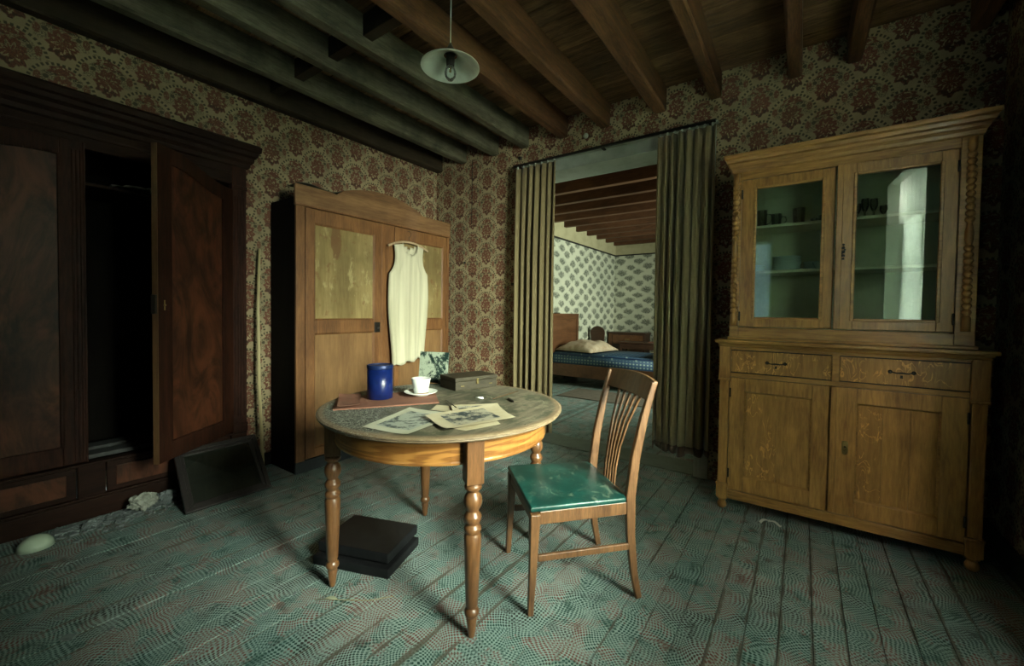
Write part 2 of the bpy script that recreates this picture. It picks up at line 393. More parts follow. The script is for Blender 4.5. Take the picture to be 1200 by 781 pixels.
def BM(): return bmesh.new()
def bx(name, parent, mat, d, bev=.003, **k):
    bm = BM(); box(bm, *d); return obj(name, bm, mat, parent, bev, **k)
def thing(name, label, cat, loc=(0, 0, 0), rz=0, group=None):
    o = bpy.data.objects.new(name, None); o.empty_display_size = .05; C.objects.link(o)
    o.location = loc; o.rotation_euler = (0, 0, rz); o['label'] = label; o['category'] = cat
    if group: o['group'] = group
    return o
def tag(o, label, cat, group=None, kind=None):
    o['label'] = label; o['category'] = cat
    if group: o['group'] = group
    if kind: o['kind'] = kind
    return o
def copy_tree(o, parent=None):
    c = o.copy(); C.objects.link(c); c.parent = parent
    for ch in list(o.children): copy_tree(ch, c)
    return c

# ------------------------------------------------------------------ the room shell
XL, XR, YF, YB, ZC = -3.5, .88, -1.6, 3.43, 3.06
BXL, BYB = -3.73, 9.6
DX0, DX1, DZ = -2.22, -.66, 2.58       # doorway
def face_mats(o, fn):
    for p in o.data.polygons: p.material_index = fn(p.normal, p.center)
bm = BM()
YW0 = YB; YW1 = YB+.31
box(bm, BXL-.4, DX0, YW0, YW1, -.05, 3.3); box(bm, DX1, 1.6, YW0, YW1, -.05, 3.3); box(bm, DX0, DX1, YW0, YW1, DZ, 3.3)
o = obj('wall_back', bm, [M['paperX'], M['plaster'], M['cream']], kind='structure'); face_mats(o, lambda n, c: 0 if n.y < -.5 else (2 if n.y > .5 else 1))
bm = BM()      # left wall with the niche of the built-in wardrobe
box(bm, XL-.6, XL, YF-.4, -.90, -.05, 3.3); box(bm, XL-.6, XL, 1.40, YB, -.05, 3.3); box(bm, XL-.6, XL, -.90, 1.40, 2.36, 3.3); box(bm, XL-.66, XL-.6, -.9, 1.4, -.05, 2.4)
obj('wall_left', bm, M['paperY'], kind='structure')
bm = BM()
box(bm, XR, XR+.5, YF-.4, WY0, -.05, 3.3); box(bm, XR, XR+.5, WY1, YB, -.05, 3.3)
box(bm, XR, XR+.5, WY0, WY1, -.05, WZ0); box(bm, XR, XR+.5, WY0, WY1, WZ1, 3.3)
o = obj('wall_right', bm, [M['paperY'], M['plaster']], kind='structure'); face_mats(o, lambda n, c: 0 if n.x < -.5 else 1)
bm = BM()
box(bm, XL-.6, -1.4, YF-.4, YF, -.05, 3.3); box(bm, -.4, XR+.5, YF-.4, YF, -.05, 3.3); box(bm, -1.4, -.4, YF-.4, YF, -.05, 1.05); box(bm, -1.4, -.4, YF-.4, YF, 2.45, 3.3)
obj('wall_front', bm, M['paperX'], kind='structure')
# bedroom
bm = BM(); box(bm, BXL-.4, BXL, YW1, BYB+.3, -.05, 3.3)
o = obj('wall_bedroom_left', bm, [M['toileY'], M['cream']], kind='structure')
bm = BM(); box(bm, BXL-.4, 1.6, BYB, BYB+.3, -.05, 3.3)
obj('wall_bedroom_back', bm, M['toileX'], kind='structure')
bm = BM(); box(bm, .9, 1.3, YW1, 5.5, -.05, 3.3); box(bm, .9, 1.3, 7.1, BYB, -.05, 3.3); box(bm, .9, 1.3, 5.5, 7.1, -.05, 1.05); box(bm, .9, 1.3, 5.5, 7.1, 2.45, 3.3)
obj('wall_bedroom_right', bm, M['toileY'], kind='structure')
bm = BM(); box(bm, BXL, BXL+.012, YW1, BYB, 2.645, 3.06); box(bm, BXL+.012, .9, BYB-.012, BYB, 2.645, 3.06)
obj('trim_3', bm, M['cream'], kind='structure')
bm = BM(); box(bm, BXL, BXL+.022, YW1, BYB, 2.618, 2.645); box(bm, BXL+.022, .9, BYB-.022, BYB, 2.618, 2.645)
obj('trim_2', bm, M['gap'], kind='structure')
# floor: dark sub-floor carrying painted boards
floor = bx('floor', None, M['gap'], (BXL-.2, 1.3, YF-.4, BYB+.2, -.10, -.022), 0, kind='structure')
def shared(name, dims, mat, bev=.002):
    bm = BM(); box(bm, *dims); bmesh.ops.bevel(bm, geom=bm.edges[:], offset=bev, segments=1, affect='EDGES')
    me = bpy.data.meshes.new(name); bm.to_mesh(me); bm.free(); me.materials.append(mat); return me
def inst(name, me, parent, loc, rot=(0, 0, 0)):
    o = bpy.data.objects.new(name, me); C.objects.link(o); o.parent = parent; o.location = loc; o.rotation_euler = rot; return o
me = shared('floor_board', (.0012, .1088, YF, YB+.0, -.022, 0), M['floor'], .0012)
k0 = math.floor((XL+.046)/.11)
for k in range(k0, int((XR+.046)/.11)+1):
    inst('floor_board', me, floor, (-.046+k*.11, 0, -abs(random.gauss(0, .0012))))
me = shared('bedroom_floor_board', (.001, .1278, YW1, BYB, -.022, 0), M['floor'])
for k in range(int((.9-BXL)/.13)+1):
    inst('floor_board', me, floor, (BXL+k*.13, 0, -abs(random.gauss(0, .001))))
bx('trim_1', None, plain('worn_threshold', (.13, .16, .13), .6, n=.5, nsc=8, ncol=(.07, .08, .065)), (DX0, DX1, YW0+.002, YW1-.002, -.03, .006), .004, kind='structure')
# ceiling
ceiling = bx('ceiling', None, M['gap'], (BXL-.3, 1.6, YF-.4, BYB+.3, 3.09, 3.2), 0, kind='structure')
me = shared('ceiling_board', (XL-.02, XR+.02, .001, .143, 3.06, 3.085), M['ceil'], .003)
for k in range(int((YB-YF)/.145)+1):
    inst('ceiling_board', me, ceiling, (0, YB-.145*(k+1), random.uniform(0, .006)))
me = shared('bedroom_ceiling_board', (.001, .178, YW1, BYB, 3.06, 3.085), M['ceil'], .003)
for k in range(int((.9-BXL)/.18)+1):
    inst('ceiling_board', me, ceiling, (BXL+.18*k, 0, random.uniform(0, .004)))
beams = [(-3.5, -3.41), (-3.129, -3.045), (-2.70, -2.61), (-2.325, -2.235), (-1.90, -1.81), (-1.495, -1.405), (-1.03, -.93), (-.61, -.53), (-.125, -.045), (.192, .27), (.73, .81)]
for i, (a, b_) in enumerate(beams):
    bm = BM(); zb = 2.84 if i == 0 else 2.875; n = 14
    V = []
    for j in range(n+1):
        y = YF+(YB-YF)*j/n; d = mnoise.noise(Vector((i*9.1, y*1.3, 0)))*.008; e = mnoise.noise(Vector((i*5.1, y*1.1, 4)))*.007
        if i == 0: d = 0
        V.append([bm.verts.new(q) for q in ((a+d, y, 3.07), (a+d, y, zb+e+.012), (a+d+.012, y, zb+e), (b_+d-.012, y, zb+e), (b_+d, y, zb+e+.012), (b_+d, y, 3.07))])
    for j in range(n):
        for k in range(6): bm.faces.new((V[j][k], V[j+1][k], V[j+1][(k+1) % 6], V[j][(k+1) % 6]))
    bm.faces.new(V[0]); bm.faces.new(V[-1][::-1])
    obj('beam', bm, M['beam_dark'] if i == 0 else (M['beam_green'] if i < 4 else M['beam']), ceiling, 0,
        label='dark brown beam along the wall' if i == 0 else ('greyish painted beam' if i < 4 else None))
for i in range(4):
    a = beams[i][1]-.005; b_ = beams[i+1][0]+.005
    bx('blocking_piece', ceiling, M['beam_dark'], (a, b_, 1.56, 1.63, 2.93, 3.06), .004)
for k in range(12):
    y = 9.50-.5*k - .0
    if y < YW1+.05: break
    bx('beam', ceiling, M['beamX'], (BXL-.02, .92, y-.045, y+.045, 2.865, 3.07), .006)
# skirting on the right wall, door casing
bx('baseboard_right', None, plain('dark_green_skirting', (.03, .045, .035), .6, n=.4), (XR-.02, XR, YF, YB, 0, .13), .004, kind='structure')
bx('baseboard_left', None, M['tar'], (XL, XL+.015, 1.42, YB, 0, .10), .004, kind='structure')
bx('baseboard_back', None, M['tar'], (XL, -2.31, YB-.015, YB, 0, .10), .004, kind='structure')
bm = BM(); P_ = .022
box(bm, -2.31, DX0+.004, YB-P_, YB, 0, 2.68); box(bm, DX1-.004, -.562, YB-P_, YB, 0, 2.68); box(bm, DX0+.004, DX1-.004, YB-P_, YB, DZ-.004, 2.68)
box(bm, -2.325, -.548, YB-.04, YB, 2.68, 2.70)
obj('door_1', bm, M['plaster'], None, .004, kind='structure')
for k in range(3):
    pass
bm = BM()
for k in range(4): box(bm, -.652+k*.022, -.636+k*.022, YB-.028, YB-P_, .02, .34)
obj('trim_4', bm, M['plaster'], None, .002, kind='structure')
# paper seam by the left corner and small marks on the back wall
bm = BM(); box(bm, -2.965, -2.958, YB-.003, YB, 2.2, 2.88); obj('trim_5', bm, M['gap'], None, kind='structure')
# windows (the one behind the camera is added for fill light)
def window(name, axis, plane, a0, a1, z0, z1):
    root = bpy.data.objects.new(name, None); C.objects.link(root); root['kind'] = 'structure'
    def B(bm, p0, p1, q0, q1, r0, r1):
        if axis == 'X': box(bm, p0, p1, q0, q1, r0, r1)
        else: box(bm, q0, q1, p0, p1, r0, r1)
    bm = BM(); t = .05; m_ = (a0+a1)/2
    for (q0, q1, r0, r1) in ((a0, a0+t, z0, z1), (a1-t, a1, z0, z1), (a0+t, a1-t, z0, z0+t), (a0+t, a1-t, z1-t, z1), (m_-.03, m_+.03, z0+t, z1-t), (a0+t, m_-.03, (z0+z1)/2-.015, (z0+z1)/2+.015), (m_+.03, a1-t, (z0+z1)/2-.015, (z0+z1)/2+.015)):
        B(bm, plane-.02, plane+.02, q0, q1, r0, r1)
    obj('window_frame', bm, M['plaster'], root, .003)
    for (q0, q1) in ((a0+t, m_-.03), (m_+.03, a1-t)):
        for (r0, r1) in ((z0+t, (z0+z1)/2-.015), ((z0+z1)/2+.015, z1-t)):
            bm = BM(); B(bm, plane-.002, plane+.002, q0, q1, r0, r1); obj('pane', bm, M['glass'], root)
window('window_1', 'X', XR+.30, WY0, WY1, WZ0, WZ1)
window('fill_window', 'Y', YF-.25, -1.4, -.4, 1.05, 2.45)  # unseen window made up as an opening for the fill lamp
window('window_3', 'X', 1.15, 5.5, 7.1, 1.05, 2.45)
def lace_panel(y0, y1, z0, z1, xx):
    bm = BM(); n = 40
    def f(u, v):
        y = y0+(y1-y0)*u; a = .012+.018*v
        return (xx+a*math.sin(u*PI*2*6+v*.8)+.004*math.sin(u*70), y, z1+(z0-z1)*v)
    grid(bm, n*3, 8, f); return obj('lace_curtain', bm, M['lace'], None, 0, True)
tag(lace_panel(WY0+.03, WY0+.50, WZ0+.01, WZ1-.005, XR+.12), 'white lace curtain in the right-hand window, panel nearer the camera', 'curtain')
tag(lace_panel(WY0+.58, WY1-.03, WZ0+.01, WZ1-.005, XR+.12), 'white lace curtain in the right-hand window, panel nearer the sideboard', 'curtain')

bm = BM(); grid(bm, 90, 4, lambda u, v: (XR+.085+.012*math.sin(u*60), WY0+.01+(WY1-WY0-.02)*u, WZ1-.005-(.40+.012*math.sin(u*60))*v))  # unseen valance added to block the lamp's bright spot in the dresser glass
tag(obj('light_block_valance', bm, plain_cloth('light_block_cotton'), None, 0, True), 'added white cotton valance blocking direct light at the top of the right-hand window', 'valance')
def lace_panel2(x0, x1, z0, z1, yy):  # lace added to soften the fill window's reflection
    bm = BM(); grid(bm, 60, 8, lambda u, v: (x0+(x1-x0)*u, yy+.015*math.sin(u*28+v), z1+(z0-z1)*v)); return obj('lace_curtain', bm, M['lace'], None, 0, True)
tag(lace_panel2(-1.38, -.97, 1.07, 2.43, YF-.12), 'added white lace curtain in the fill window behind the camera, left panel', 'curtain')
tag(lace_panel2(-.83, -.42, 1.07, 2.43, YF-.12), 'added white lace curtain in the fill window behind the camera, right panel', 'curtain')
# ------------------------------------------------------------------ drapes in the doorway
def drape(name, label, x0, x1, y, z0, z1, folds, amp, seed, hem=.0):
    root = thing(name, label, 'curtain', ((x0+x1)/2, y, z0))
    rnd = random.Random(seed); ph = [rnd.uniform(0, 6) for _ in range(4)]
    W = x1-x0
    def off(u, v):
        f = math.sin(u*2*PI*folds+ph[0]+.5*math.sin(u*5+ph[1])+.25*v)
        g = math.sin(u*2*PI*folds*2.3+ph[2])*.22
        a = amp*(.5+.5*min(1, v*3))*(.8+.3*math.sin(u*9+ph[3]))
        return a*(1-2*abs(math.sin((u*folds*PI)+ph[0]+.6*math.sin(u*4+ph[1])+.2*v))**.8)+a*g*.5
    def mk(v0, v1, nv, dy):
        bm = BM()
        def f(u, v):
            vv = v0+(v1-v0)*v
            x = -W/2+W*u+.012*math.sin(u*2*PI*folds*1+1.2)*vv
            return (x, off(u, vv)+dy, (z1-z0)*(1-vv)+(.012*math.sin(u*21)+.01*math.sin(u*9) if v1 == 1 and v == 1 else 0))
        grid(bm, folds*16, nv, f); return bm
    h = hem/(z1-z0)
    obj('drape_fabric', mk(0, 1-h, 22, 0), M['olive'], root, 0, True, .004)
    if hem: obj('hem', mk(1-h, 1, 2, 0), M['hem'], root, 0, True, .005, label='dark stained hem')
    for k in range(folds+1):
        bm = BM(); x = -W/2+.02+(W-.04)*k/folds
        lathe(bm, [(.0, -.012), (.008, -.01), (.010, 0), (.008, .01), (0, .012)], 8, (x, -.014, z1-z0+.006)); obj('curtain_glider', bm, M['plaster'], root, 0, True)
    return root
drape('door_curtain', 'olive green door curtain hanging left of the doorway, gathered in narrow folds', -2.29, -1.855, YB-.12, .14, 2.63, 6, .055, 3)
drape('door_curtain', 'wide olive green door curtain right of the doorway beside the sideboard, with dark hem', -.955, -.545, YB-.12, .20, 2.63, 7, .06, 8, .06)
t = thing('curtain_rail', 'thin metal curtain rail running above the doorway', 'curtain rail', (-1.43, YB-.12, 2.655))
bm = BM(); box(bm, -.90, .88, -.012, .012, 0, .018); obj('track', bm, M['iron'], t, .002)
for x in (-.86, 0, .84):
    bx('bracket', t, M['iron'], (x-.012, x+.012, .012, .085, .004, .014), .001)

# ------------------------------------------------------------------ panelled door maker (front faces local -Y)
def frame_panel(parent, name, x0, x1, z0, z1, y, th, st, rails, mf, mr, mp, mold=.012, recess=.012, label=None, panel_name='panel', xf=None, fielded=0, tops=None):
    """rails: list of (z_lo, z_hi) horizontal rails between bottom and top; openings are what is left"""
    bm = BM()
    box(bm, x0, x0+st, y, y+th, z0, z1); box(bm, x1-st, x1, y, y+th, z0, z1)
    for a, b_ in rails: box(bm, x0+st, x1-st, y+.0005, y+th, a, b_)
    d = obj(name, bm, mf, parent, .0025, label=label, xf=xf)
    rs = sorted(rails); ops = []
    for (a, b_), (c, e) in zip(rs, rs[1:]): ops.append((b_, c))
    for i, (a, b_) in enumerate(ops):
        bm = BM(); box(bm, x0+st-.004, x1-st+.004, y+recess, y+th-.003, a-.004, b_+.004)
        if fielded: 
            f = fielded; prism(bm, [(x0+st+f, a+f), (x1-st-f, a+f), (x1-st-f, b_-f), (x0+st+f, b_-f)], y+recess-.006, y+recess)
        m_ = mp[i] if isinstance(mp, list) else mp
        obj(panel_name, bm, m_, d, .002, xf=xf)
        bm = BM()
        for q in ((x0+st, x0+st+mold, a, b_), (x1-st-mold, x1-st, a, b_)): prism(bm, [(q[0], y+.002 if q[0] == x0+st else y+recess), (q[1], y+recess if q[0] == x0+st else y+.002), (q[1], y+recess+.002), (q[0], y+recess+.002)], q[2], q[3], 'Z')
        prism(bm, [(y+.002, a), (y+recess, a+mold), (y+recess+.002, a)], x0+st, x1-st, 'X'); prism(bm, [(y+.002, b_), (y+recess, b_-mold), (y+recess+.002, b_)], x0+st, x1-st, 'X')
        obj('panel_molding', bm, mr, d, xf=xf)
    return d

# ------------------------------------------------------------------ oak dresser
DR = thing('glazed_dresser', 'tall golden oak dresser with two glazed doors above drawers and cupboard doors', 'cabinet', (.165, 2.97, 0))
# local x = world x - .165 ; local y = world y - 2.97
L = lambda x: x-.165
xa, xb = L(-.435), L(.755)
bm = BM()  # lower carcass: sides, back, bottom, frame rails
box(bm, xa+.005, xa+.025, .02, .43, .10, 1.05); box(bm, xb-.025, xb-.005, .02, .43, .10, 1.05); box(bm, xa+.025, xb-.025, .41, .43, .10, 1.05); box(bm, xa+.025, xb-.025, .02, .41, .10, .12)
box(bm, xa+.06, xb-.06, .004, .024, 1.036, 1.055); box(bm, xa+.06, xb-.06, .0, .024, .862, .888)
box(bm, L(.145), L(.178), .0, .024, .888, 1.036)
obj('base_carcass', bm, M['oakX'], DR, .002)
bx('base_rail', DR, M['oakX'], (xa+.06, xb-.06, -.004, .024, .072, .13), .005)
for sx, x in ((-1, xa), (1, xb-.066)):
    bm = BM(); box(bm, x, x+.066, -.008, .03, .845, 1.055); box(bm, x-.004, x+.070, -.014, .03, .835, .85)
    box(bm, x+.006, x+.060, -.004, .03, .165, .835); box(bm, x-.004, x+.07, -.016, .03, .155, .17); box(bm, x, x+.066, -.012, .03, .072, .155)
    obj('pilaster', bm, M['oak'], DR, .004)
for x, y in ((xa+.033, .02), (xb-.033, .02), (xa+.033, .39), (xb-.033, .39)):
    bm = BM(); lathe(bm, [(0, 0), (.018, 0), (.027, .012), (.028, .03), (.02, .045), (.019, .052), (.03, .06), (.03, .075), (0, .075)], 20, (x, y, 0)); obj('foot', bm, M['oak'], DR, 0, True)
bm = BM(); box(bm, xa-.01, xb+.01, -.018, .44, 1.066, 1.078); box(bm, xa-.024, xb+.024, -.034, .45, 1.078, 1.10); prism(bm, [(-.006, 1.05), (-.018, 1.066), (.03, 1.066), (.03, 1.05)], xa-.002, xb+.002, 'X')
obj('base_top', bm, M['oakX'], DR, .006)
def pull(parent, x, y, z, w=.092):
    bm = BM(); tube(bm, [(x-w/2, y, z), (x-w/2+.004, y-.02, z), (x-w/4, y-.024, z-.004), (x, y-.026, z-.002), (x+w/4, y-.024, z-.004), (x+w/2-.004, y-.02, z), (x+w/2, y, z)], [.0028, .0028, .0035, .0045, .0035, .0028, .0028], 8)
    for s in (-1, 1): lathe(bm, [(0, -.003), (.009, -.002), (.010, .002), (0, .004)], 12, (0, 0, 0), Matrix.Translation((x+s*w/2, y-.001, z)) @ Matrix.Rotation(PI/2, 4, 'X'))
    obj('handle', bm, M['iron'], parent, 0, True)
for x0, x1, hx in ((L(-.368), L(.142), L(-.125)), (L(.180), L(.688), L(.437))):
    bm = BM(); box(bm, x0, x1, .004, .026, .892, 1.032); dr = obj('drawer', bm, M['oakF'], DR, .004)
    bm = BM()
    for q in ((x0, x1, .888, .894), (x0, x1, 1.030, 1.036)): box(bm, q[0], q[1], .002, .006, q[2], q[3])
    obj('bead', bm, M['gap'], dr)
    pull(dr, hx, .004, .965)
    bm = BM(); prism(bm, [(hx-.006, .932), (hx+.006, .932), (hx+.005, .948), (hx-.005, .948)], .002, .005); obj('keyhole', bm, M['iron'], dr)
doorsp = ((L(-.372), L(.137), L(-.286), L(.058), 0), (L(.143), L(.69), L(.26), L(.592), 1))
for x0, x1, p0, p1, k in doorsp:
    bm = BM(); y = .002; th = .024
    box(bm, x0, p0, y, y+th, .135, .858); box(bm, p1, x1, y, y+th, .135, .858); box(bm, p0, p1, y+.0005, y+th, .135, .228); box(bm, p0, p1, y+.0005, y+th, .774, .858)
    if k: box(bm, x0, x0+.028, y-.008, y, .14, .855)
    d = obj('cupboard_door', bm, M['oak'], DR, .003)
    third = (p1-p0)/3 if k else (p1-p0)*.5
    xs = p0
    n = 3 if k else 2
    for i in range(n):
        w_ = (p1-p0)/n; bm = BM(); box(bm, xs+.0008, xs+w_-.0008, y+.016, y+.022, .224, .778); obj('panel', bm, M['oakF'] if i == 0 else M['oak'], d, .001); xs += w_
    bm = BM(); m_ = .008
    for q in ((p0, p0+m_, .228, .774), (p1-m_, p1, .228, .774)): prism(bm, [(q[0], y+.001 if q[0] == p0 else y+.012), (q[1], y+.012 if q[0] == p0 else y+.001), (q[1], y+.014), (q[0], y+.014)], q[2], q[3], 'Z')
    prism(bm, [(y+.001, .774), (y+.012, .766), (y+.014, .774)], p0, p1, 'X'); prism(bm, [(y+.001, .228), (y+.012, .236), (y+.014, .228)], p0, p1, 'X')
    obj('panel_molding', bm, M['oakX'], d)
    for zz in (.24, .76):
        bm = BM(); hx = x0+.004 if k == 0 else x1-.004; lathe(bm, [(0, -.03), (.005, -.028), (.005, .028), (0, .03)], 10, (hx, -.002, zz)); obj('hinge', bm, M['iron'], d, 0, True)
    if k:
        bm = BM(); cx_, cz = L(.213), .52; prism(bm, [(cx_-.013, cz-.033), (cx_, cz-.042), (cx_+.013, cz-.033), (cx_+.013, cz+.033), (cx_, cz+.037), (cx_-.013, cz+.033)], y-.004, y+.001)
        e = obj('escutcheon', bm, M['brass'], d, .001); bm = BM(); lathe(bm, [(0, -.002), (.004, -.002), (.004, .002), (0, .002)], 10, mat=Matrix.Translation((cx_, y-.0045, cz+.004)) @ Matrix.Rotation(PI/2, 4, 'X')); obj('keyhole', bm, M['iron'], d)
# upper case: front plane local y = .03 (world 3.0)
U = .03; ua, ub = L(-.385), L(.705)
bm = BM(); box(bm, ua, ua+.02, U+.02, .42, 1.10, 2.17); box(bm, ub-.02, ub, U+.02, .42, 1.10, 2.17)
box(bm, ua, ua+.05, U, U+.025, 1.10, 2.17); box(bm, ub-.075, ub, U, U+.025, 1.10, 2.17); box(bm, ua+.05, ub-.075, U, U+.025, 1.10, 1.18); box(bm, ua+.05, ub-.075, U, U+.025, 2.112, 2.17)
obj('upper_case', bm, M['oakX'], DR, .003)
bm = BM(); box(bm, ua-.01, ub+.01, U-.012, .43, 1.10, 1.118); obj('base_molding', bm, M['oakX'], DR, .005)
bm = BM(); box(bm, ua+.02, ub-.02, .36, .37, 1.12, 2.15); box(bm, ua+.02, ua+.022, U+.026, .36, 1.12, 2.15); box(bm, ub-.022, ub-.02, U+.026, .36, 1.12, 2.15); box(bm, ua+.022, ub-.022, U+.026, .36, 1.118, 1.13); box(bm, ua+.022, ub-.022, U+.026, .36, 2.13, 2.15)
obj('lining', bm, M['interior'], DR)
for zz in (1.54, 1.825):
    bx('shelf', DR, M['shelf'], (ua+.024, ub-.024, .085, .358, zz-.017, zz), .003)
prof = [(.0, 2.165), (.03, 2.165), (.03, 2.18), (.012, 2.195), (-.006, 2.20), (-.010, 2.215), (-.03, 2.222), (-.034, 2.242), (-.048, 2.248), (-.052, 2.268), (.0, 2.268)]
bm = BM()
def ring_at(d, z): return [(ua-d, U-d-.0, z), (ub+d, U-d, z), (ub+d, .43, z), (ua-d, .43, z)]
rr = [(0, 2.16), (.006, 2.168), (.010, 2.185), (.02, 2.20), (.022, 2.215), (.034, 2.222), (.038, 2.24), (.048, 2.248), (.05, 2.27)]
prev = None
for d, z in rr:
    cur = [bm.verts.new(q) for q in ring_at(d, z)]
    if prev:
        for k in range(4): bm.faces.new((prev[k], prev[(k+1) % 4], cur[(k+1) % 4], cur[k]))
    else: bm.faces.new(cur[::-1])
    prev = cur
bm.faces.new(prev); obj('cornice', bm, M['oakX'], DR)
for x in (ua+.022, ub-.038):
    bm = BM(); pr = [(0, 1.19), (.017, 1.19), (.017, 1.26), (.012, 1.265)]
    z = 1.27
    while z < 2.08:
        if 1.60 < z < 1.72: pr += [(.010, z), (.015, z+.02), (.016, z+.06), (.010, z+.10)]; z += .11; continue
        pr += [(.009, z), (.0165, z+.009), (.0185, z+.016), (.0165, z+.023), (.009, z+.031)]; z += .032
    pr += [(.017, 2.10), (.017, 2.15), (0, 2.15)]
    lathe(bm, pr, 16, (x, U-.012, 0)); obj('beaded_column', bm, M['oak'], DR, 0, True)
def glazed(x0, x1, g0, g1, xf, tag_):
    bm = BM(); y = U-.004; th = .024; z0, z1, a, b_ = 1.184, 2.108, 1.242, 2.045
    box(bm, x0, g0, y, y+th, z0, z1); box(bm, g1, x1, y, y+th, z0, z1); box(bm, g0, g1, y+.0005, y+th, z0, a); box(bm, g0, g1, y+.0005, y+th, b_, z1)
    if tag_: box(bm, x0-.006, x0+.022, y-.01, y, z0, z1)
    d = obj('glazed_door', bm, M['oak'], DR, .003, xf=xf)
    bm = BM(); m_ = .014
    for q in ((g0-.012, g0+.004), (g1-.004, g1+.012)): box(bm, q[0], q[1], y-.008, y+.004, a-.012, b_+.012)
    box(bm, g0+.004, g1-.004, y-.008, y+.004, a-.012, a+.004); box(bm, g0+.004, g1-.004, y-.008, y+.004, b_-.004, b_+.012)
    obj('glazing_bead', bm, M['oakX'], d, .004, xf=xf)
    bm = BM(); box(bm, g0-.004, g1+.004, y+.012, y+.015, a-.004, b_+.004); obj('glass_pane', bm, M['glass'], d, xf=xf)
    for zz in (1.25, 2.02):
        hx = x0+.003 if not tag_ else x1-.003
        bm = BM(); lathe(bm, [(0, -.03), (.005, -.028), (.005, .028), (0, .03)], 10, (hx, y-.004, zz)); obj('hinge', bm, M['iron'], d, 0, True, xf=xf)
    if tag_:
        cx_, cz = x0+.030, 1.62; bm = BM()
        for q in ((0, 0, .009), (0, .022, .008), (0, -.022, .008), (0, .04, .006), (0, -.04, .006), (.007, .011, .005), (-.007, -.011, .005)):
            lathe(bm, [(0, 0), (q[2], .001), (q[2]*.7, .004), (0, .005)], 10, mat=Matrix.Translation((cx_+q[0], y-.001, cz+q[1])) @ Matrix.Rotation(PI/2, 4, 'X'))
        obj('escutcheon', bm, M['iron'], d, 0, True, xf=xf)
    return d
glazed(L(-.334), L(.137), L(-.253), L(.079), None, 0)
hx_ = L(.628)
xf = Matrix.Translation((hx_, U, 0)) @ Matrix.Rotation(math.radians(2.6), 4, 'Z') @ Matrix.Translation((-hx_, -U, 0))
glazed(L(.147), L(.626), L(.226), L(.562), xf, 1)

# crockery inside
def glassware(x, y, z, h, r, label, mug=False, stem=False, grp=None):
    t = thing('drinking_glass', label, 'glass', (x, y, z), 0, grp)
    bm = BM()
    if stem: pr = [(0, 0), (r*.9, .001), (r*.85, .004), (.005, .008), (.004, h*.4), (r*.6, h*.48), (r, h*.7), (r*.95, h), (r*.9, h), (r*.93, h*.7), (r*.5, h*.5), (0, h*.47)]
    else: pr = [(0, 0), (r*.8, 0), (r*.85, .006), (r, h), (r-.003, h), (r*.8, .012), (0, .012)]
    lathe(bm, pr, 20, flute=0 if stem else .03, nfl=8); obj('bowl' if stem else 'vessel', bm, M['tumbler'], t, 0, True)
    if mug:
        bm = BM(); tube(bm, [(r*.9, 0, h*.8), (r+.02, 0, h*.75), (r+.025, 0, h*.5), (r+.012, 0, h*.28), (r*.88, 0, h*.22)], .0035, 6); obj('handle', bm, M['tumbler'], t, 0, True)
    return t
zs = 1.8255
glassware(-.235, 3.19, zs, .12, .03, 'tall fluted drinking glass at the far left of the upper dresser shelf', True)
glassware(-.155, 3.20, zs, .09, .03, 'glass mug second from the left on the upper dresser shelf', True)
glassware(-.035, 3.20, zs, .112, .034, 'large faceted tumbler in the middle of the left glazed door')
glassware(.045, 3.23, zs, .045, .022, 'small low glass right of the faceted tumbler on the upper shelf', grp=None)
glassware(.085, 3.20, zs, .055, .02, 'short glass behind the left door frame edge on the upper shelf')
for i, (x, h, lb) in enumerate(((.25, .10, 'stemmed glass at the left edge behind the right glazed door'), (.287, .13, 'tallest stemmed glass, second from the left behind the right glazed door'), (.325, .12, 'stemmed glass third from the left behind the right glazed door'), (.37, .08, 'lowest stemmed glass, right of the row behind the right glazed door'))):
    glassware(x, 3.20+.02*(i % 2), zs, h, .019, lb, stem=True, grp='stemmed glasses on the upper dresser shelf')
zs = 1.5405
def plate_pile(x, y, n, r, labels, grp):
    for k in range(n):
        bm = BM(); lathe(bm, [(0, 0), (r*.6, 0), (r*.62, .003), (r, .011), (r, .0135), (r*.6, .006), (0, .005)], 28)
        o = obj('plate', bm, M['china'], None, 0, True); o.location = (x+random.uniform(-.002, .002), y, zs+k*.0118)
        tag(o, labels(k, n), 'plate', grp)
def ll(k, n):
    od = ['bottom', 'second', 'third', 'fourth', 'fifth', 'sixth', 'seventh', 'top']
    nm = 'topmost' if k == n-1 else ('bottom' if k == 0 else od[k]+' from the bottom')
    return nm
plate_pile(-.092, 3.215, 8, .078, lambda k, n: 'pale blue-white plate, %s of the tall stack in the dresser' % ll(k, n), 'plates in the tall stack')
plate_pile(-.262, 3.23, 4, .052, lambda k, n: 'pale plate, %s of the leftmost low stack in the dresser' % ll(k, n), 'plates in the low stack')
plate_pile(.048, 3.262, 5, .054, lambda k, n: 'shaded plate, %s of the stack right of the tall one' % ll(k, n), 'plates in the rear stack')
bm = BM(); lathe(bm, [(0, 0), (.02, 0), (.045, .05), (.043, .05), (.018, .005), (0, .005)], 24)
o = obj('bowl', bm, M['china'], None, 0, True); o.location = (.085, 3.2, zs); tag(o, 'dark looking bowl beside the plate stacks on the lower shelf', 'bowl')

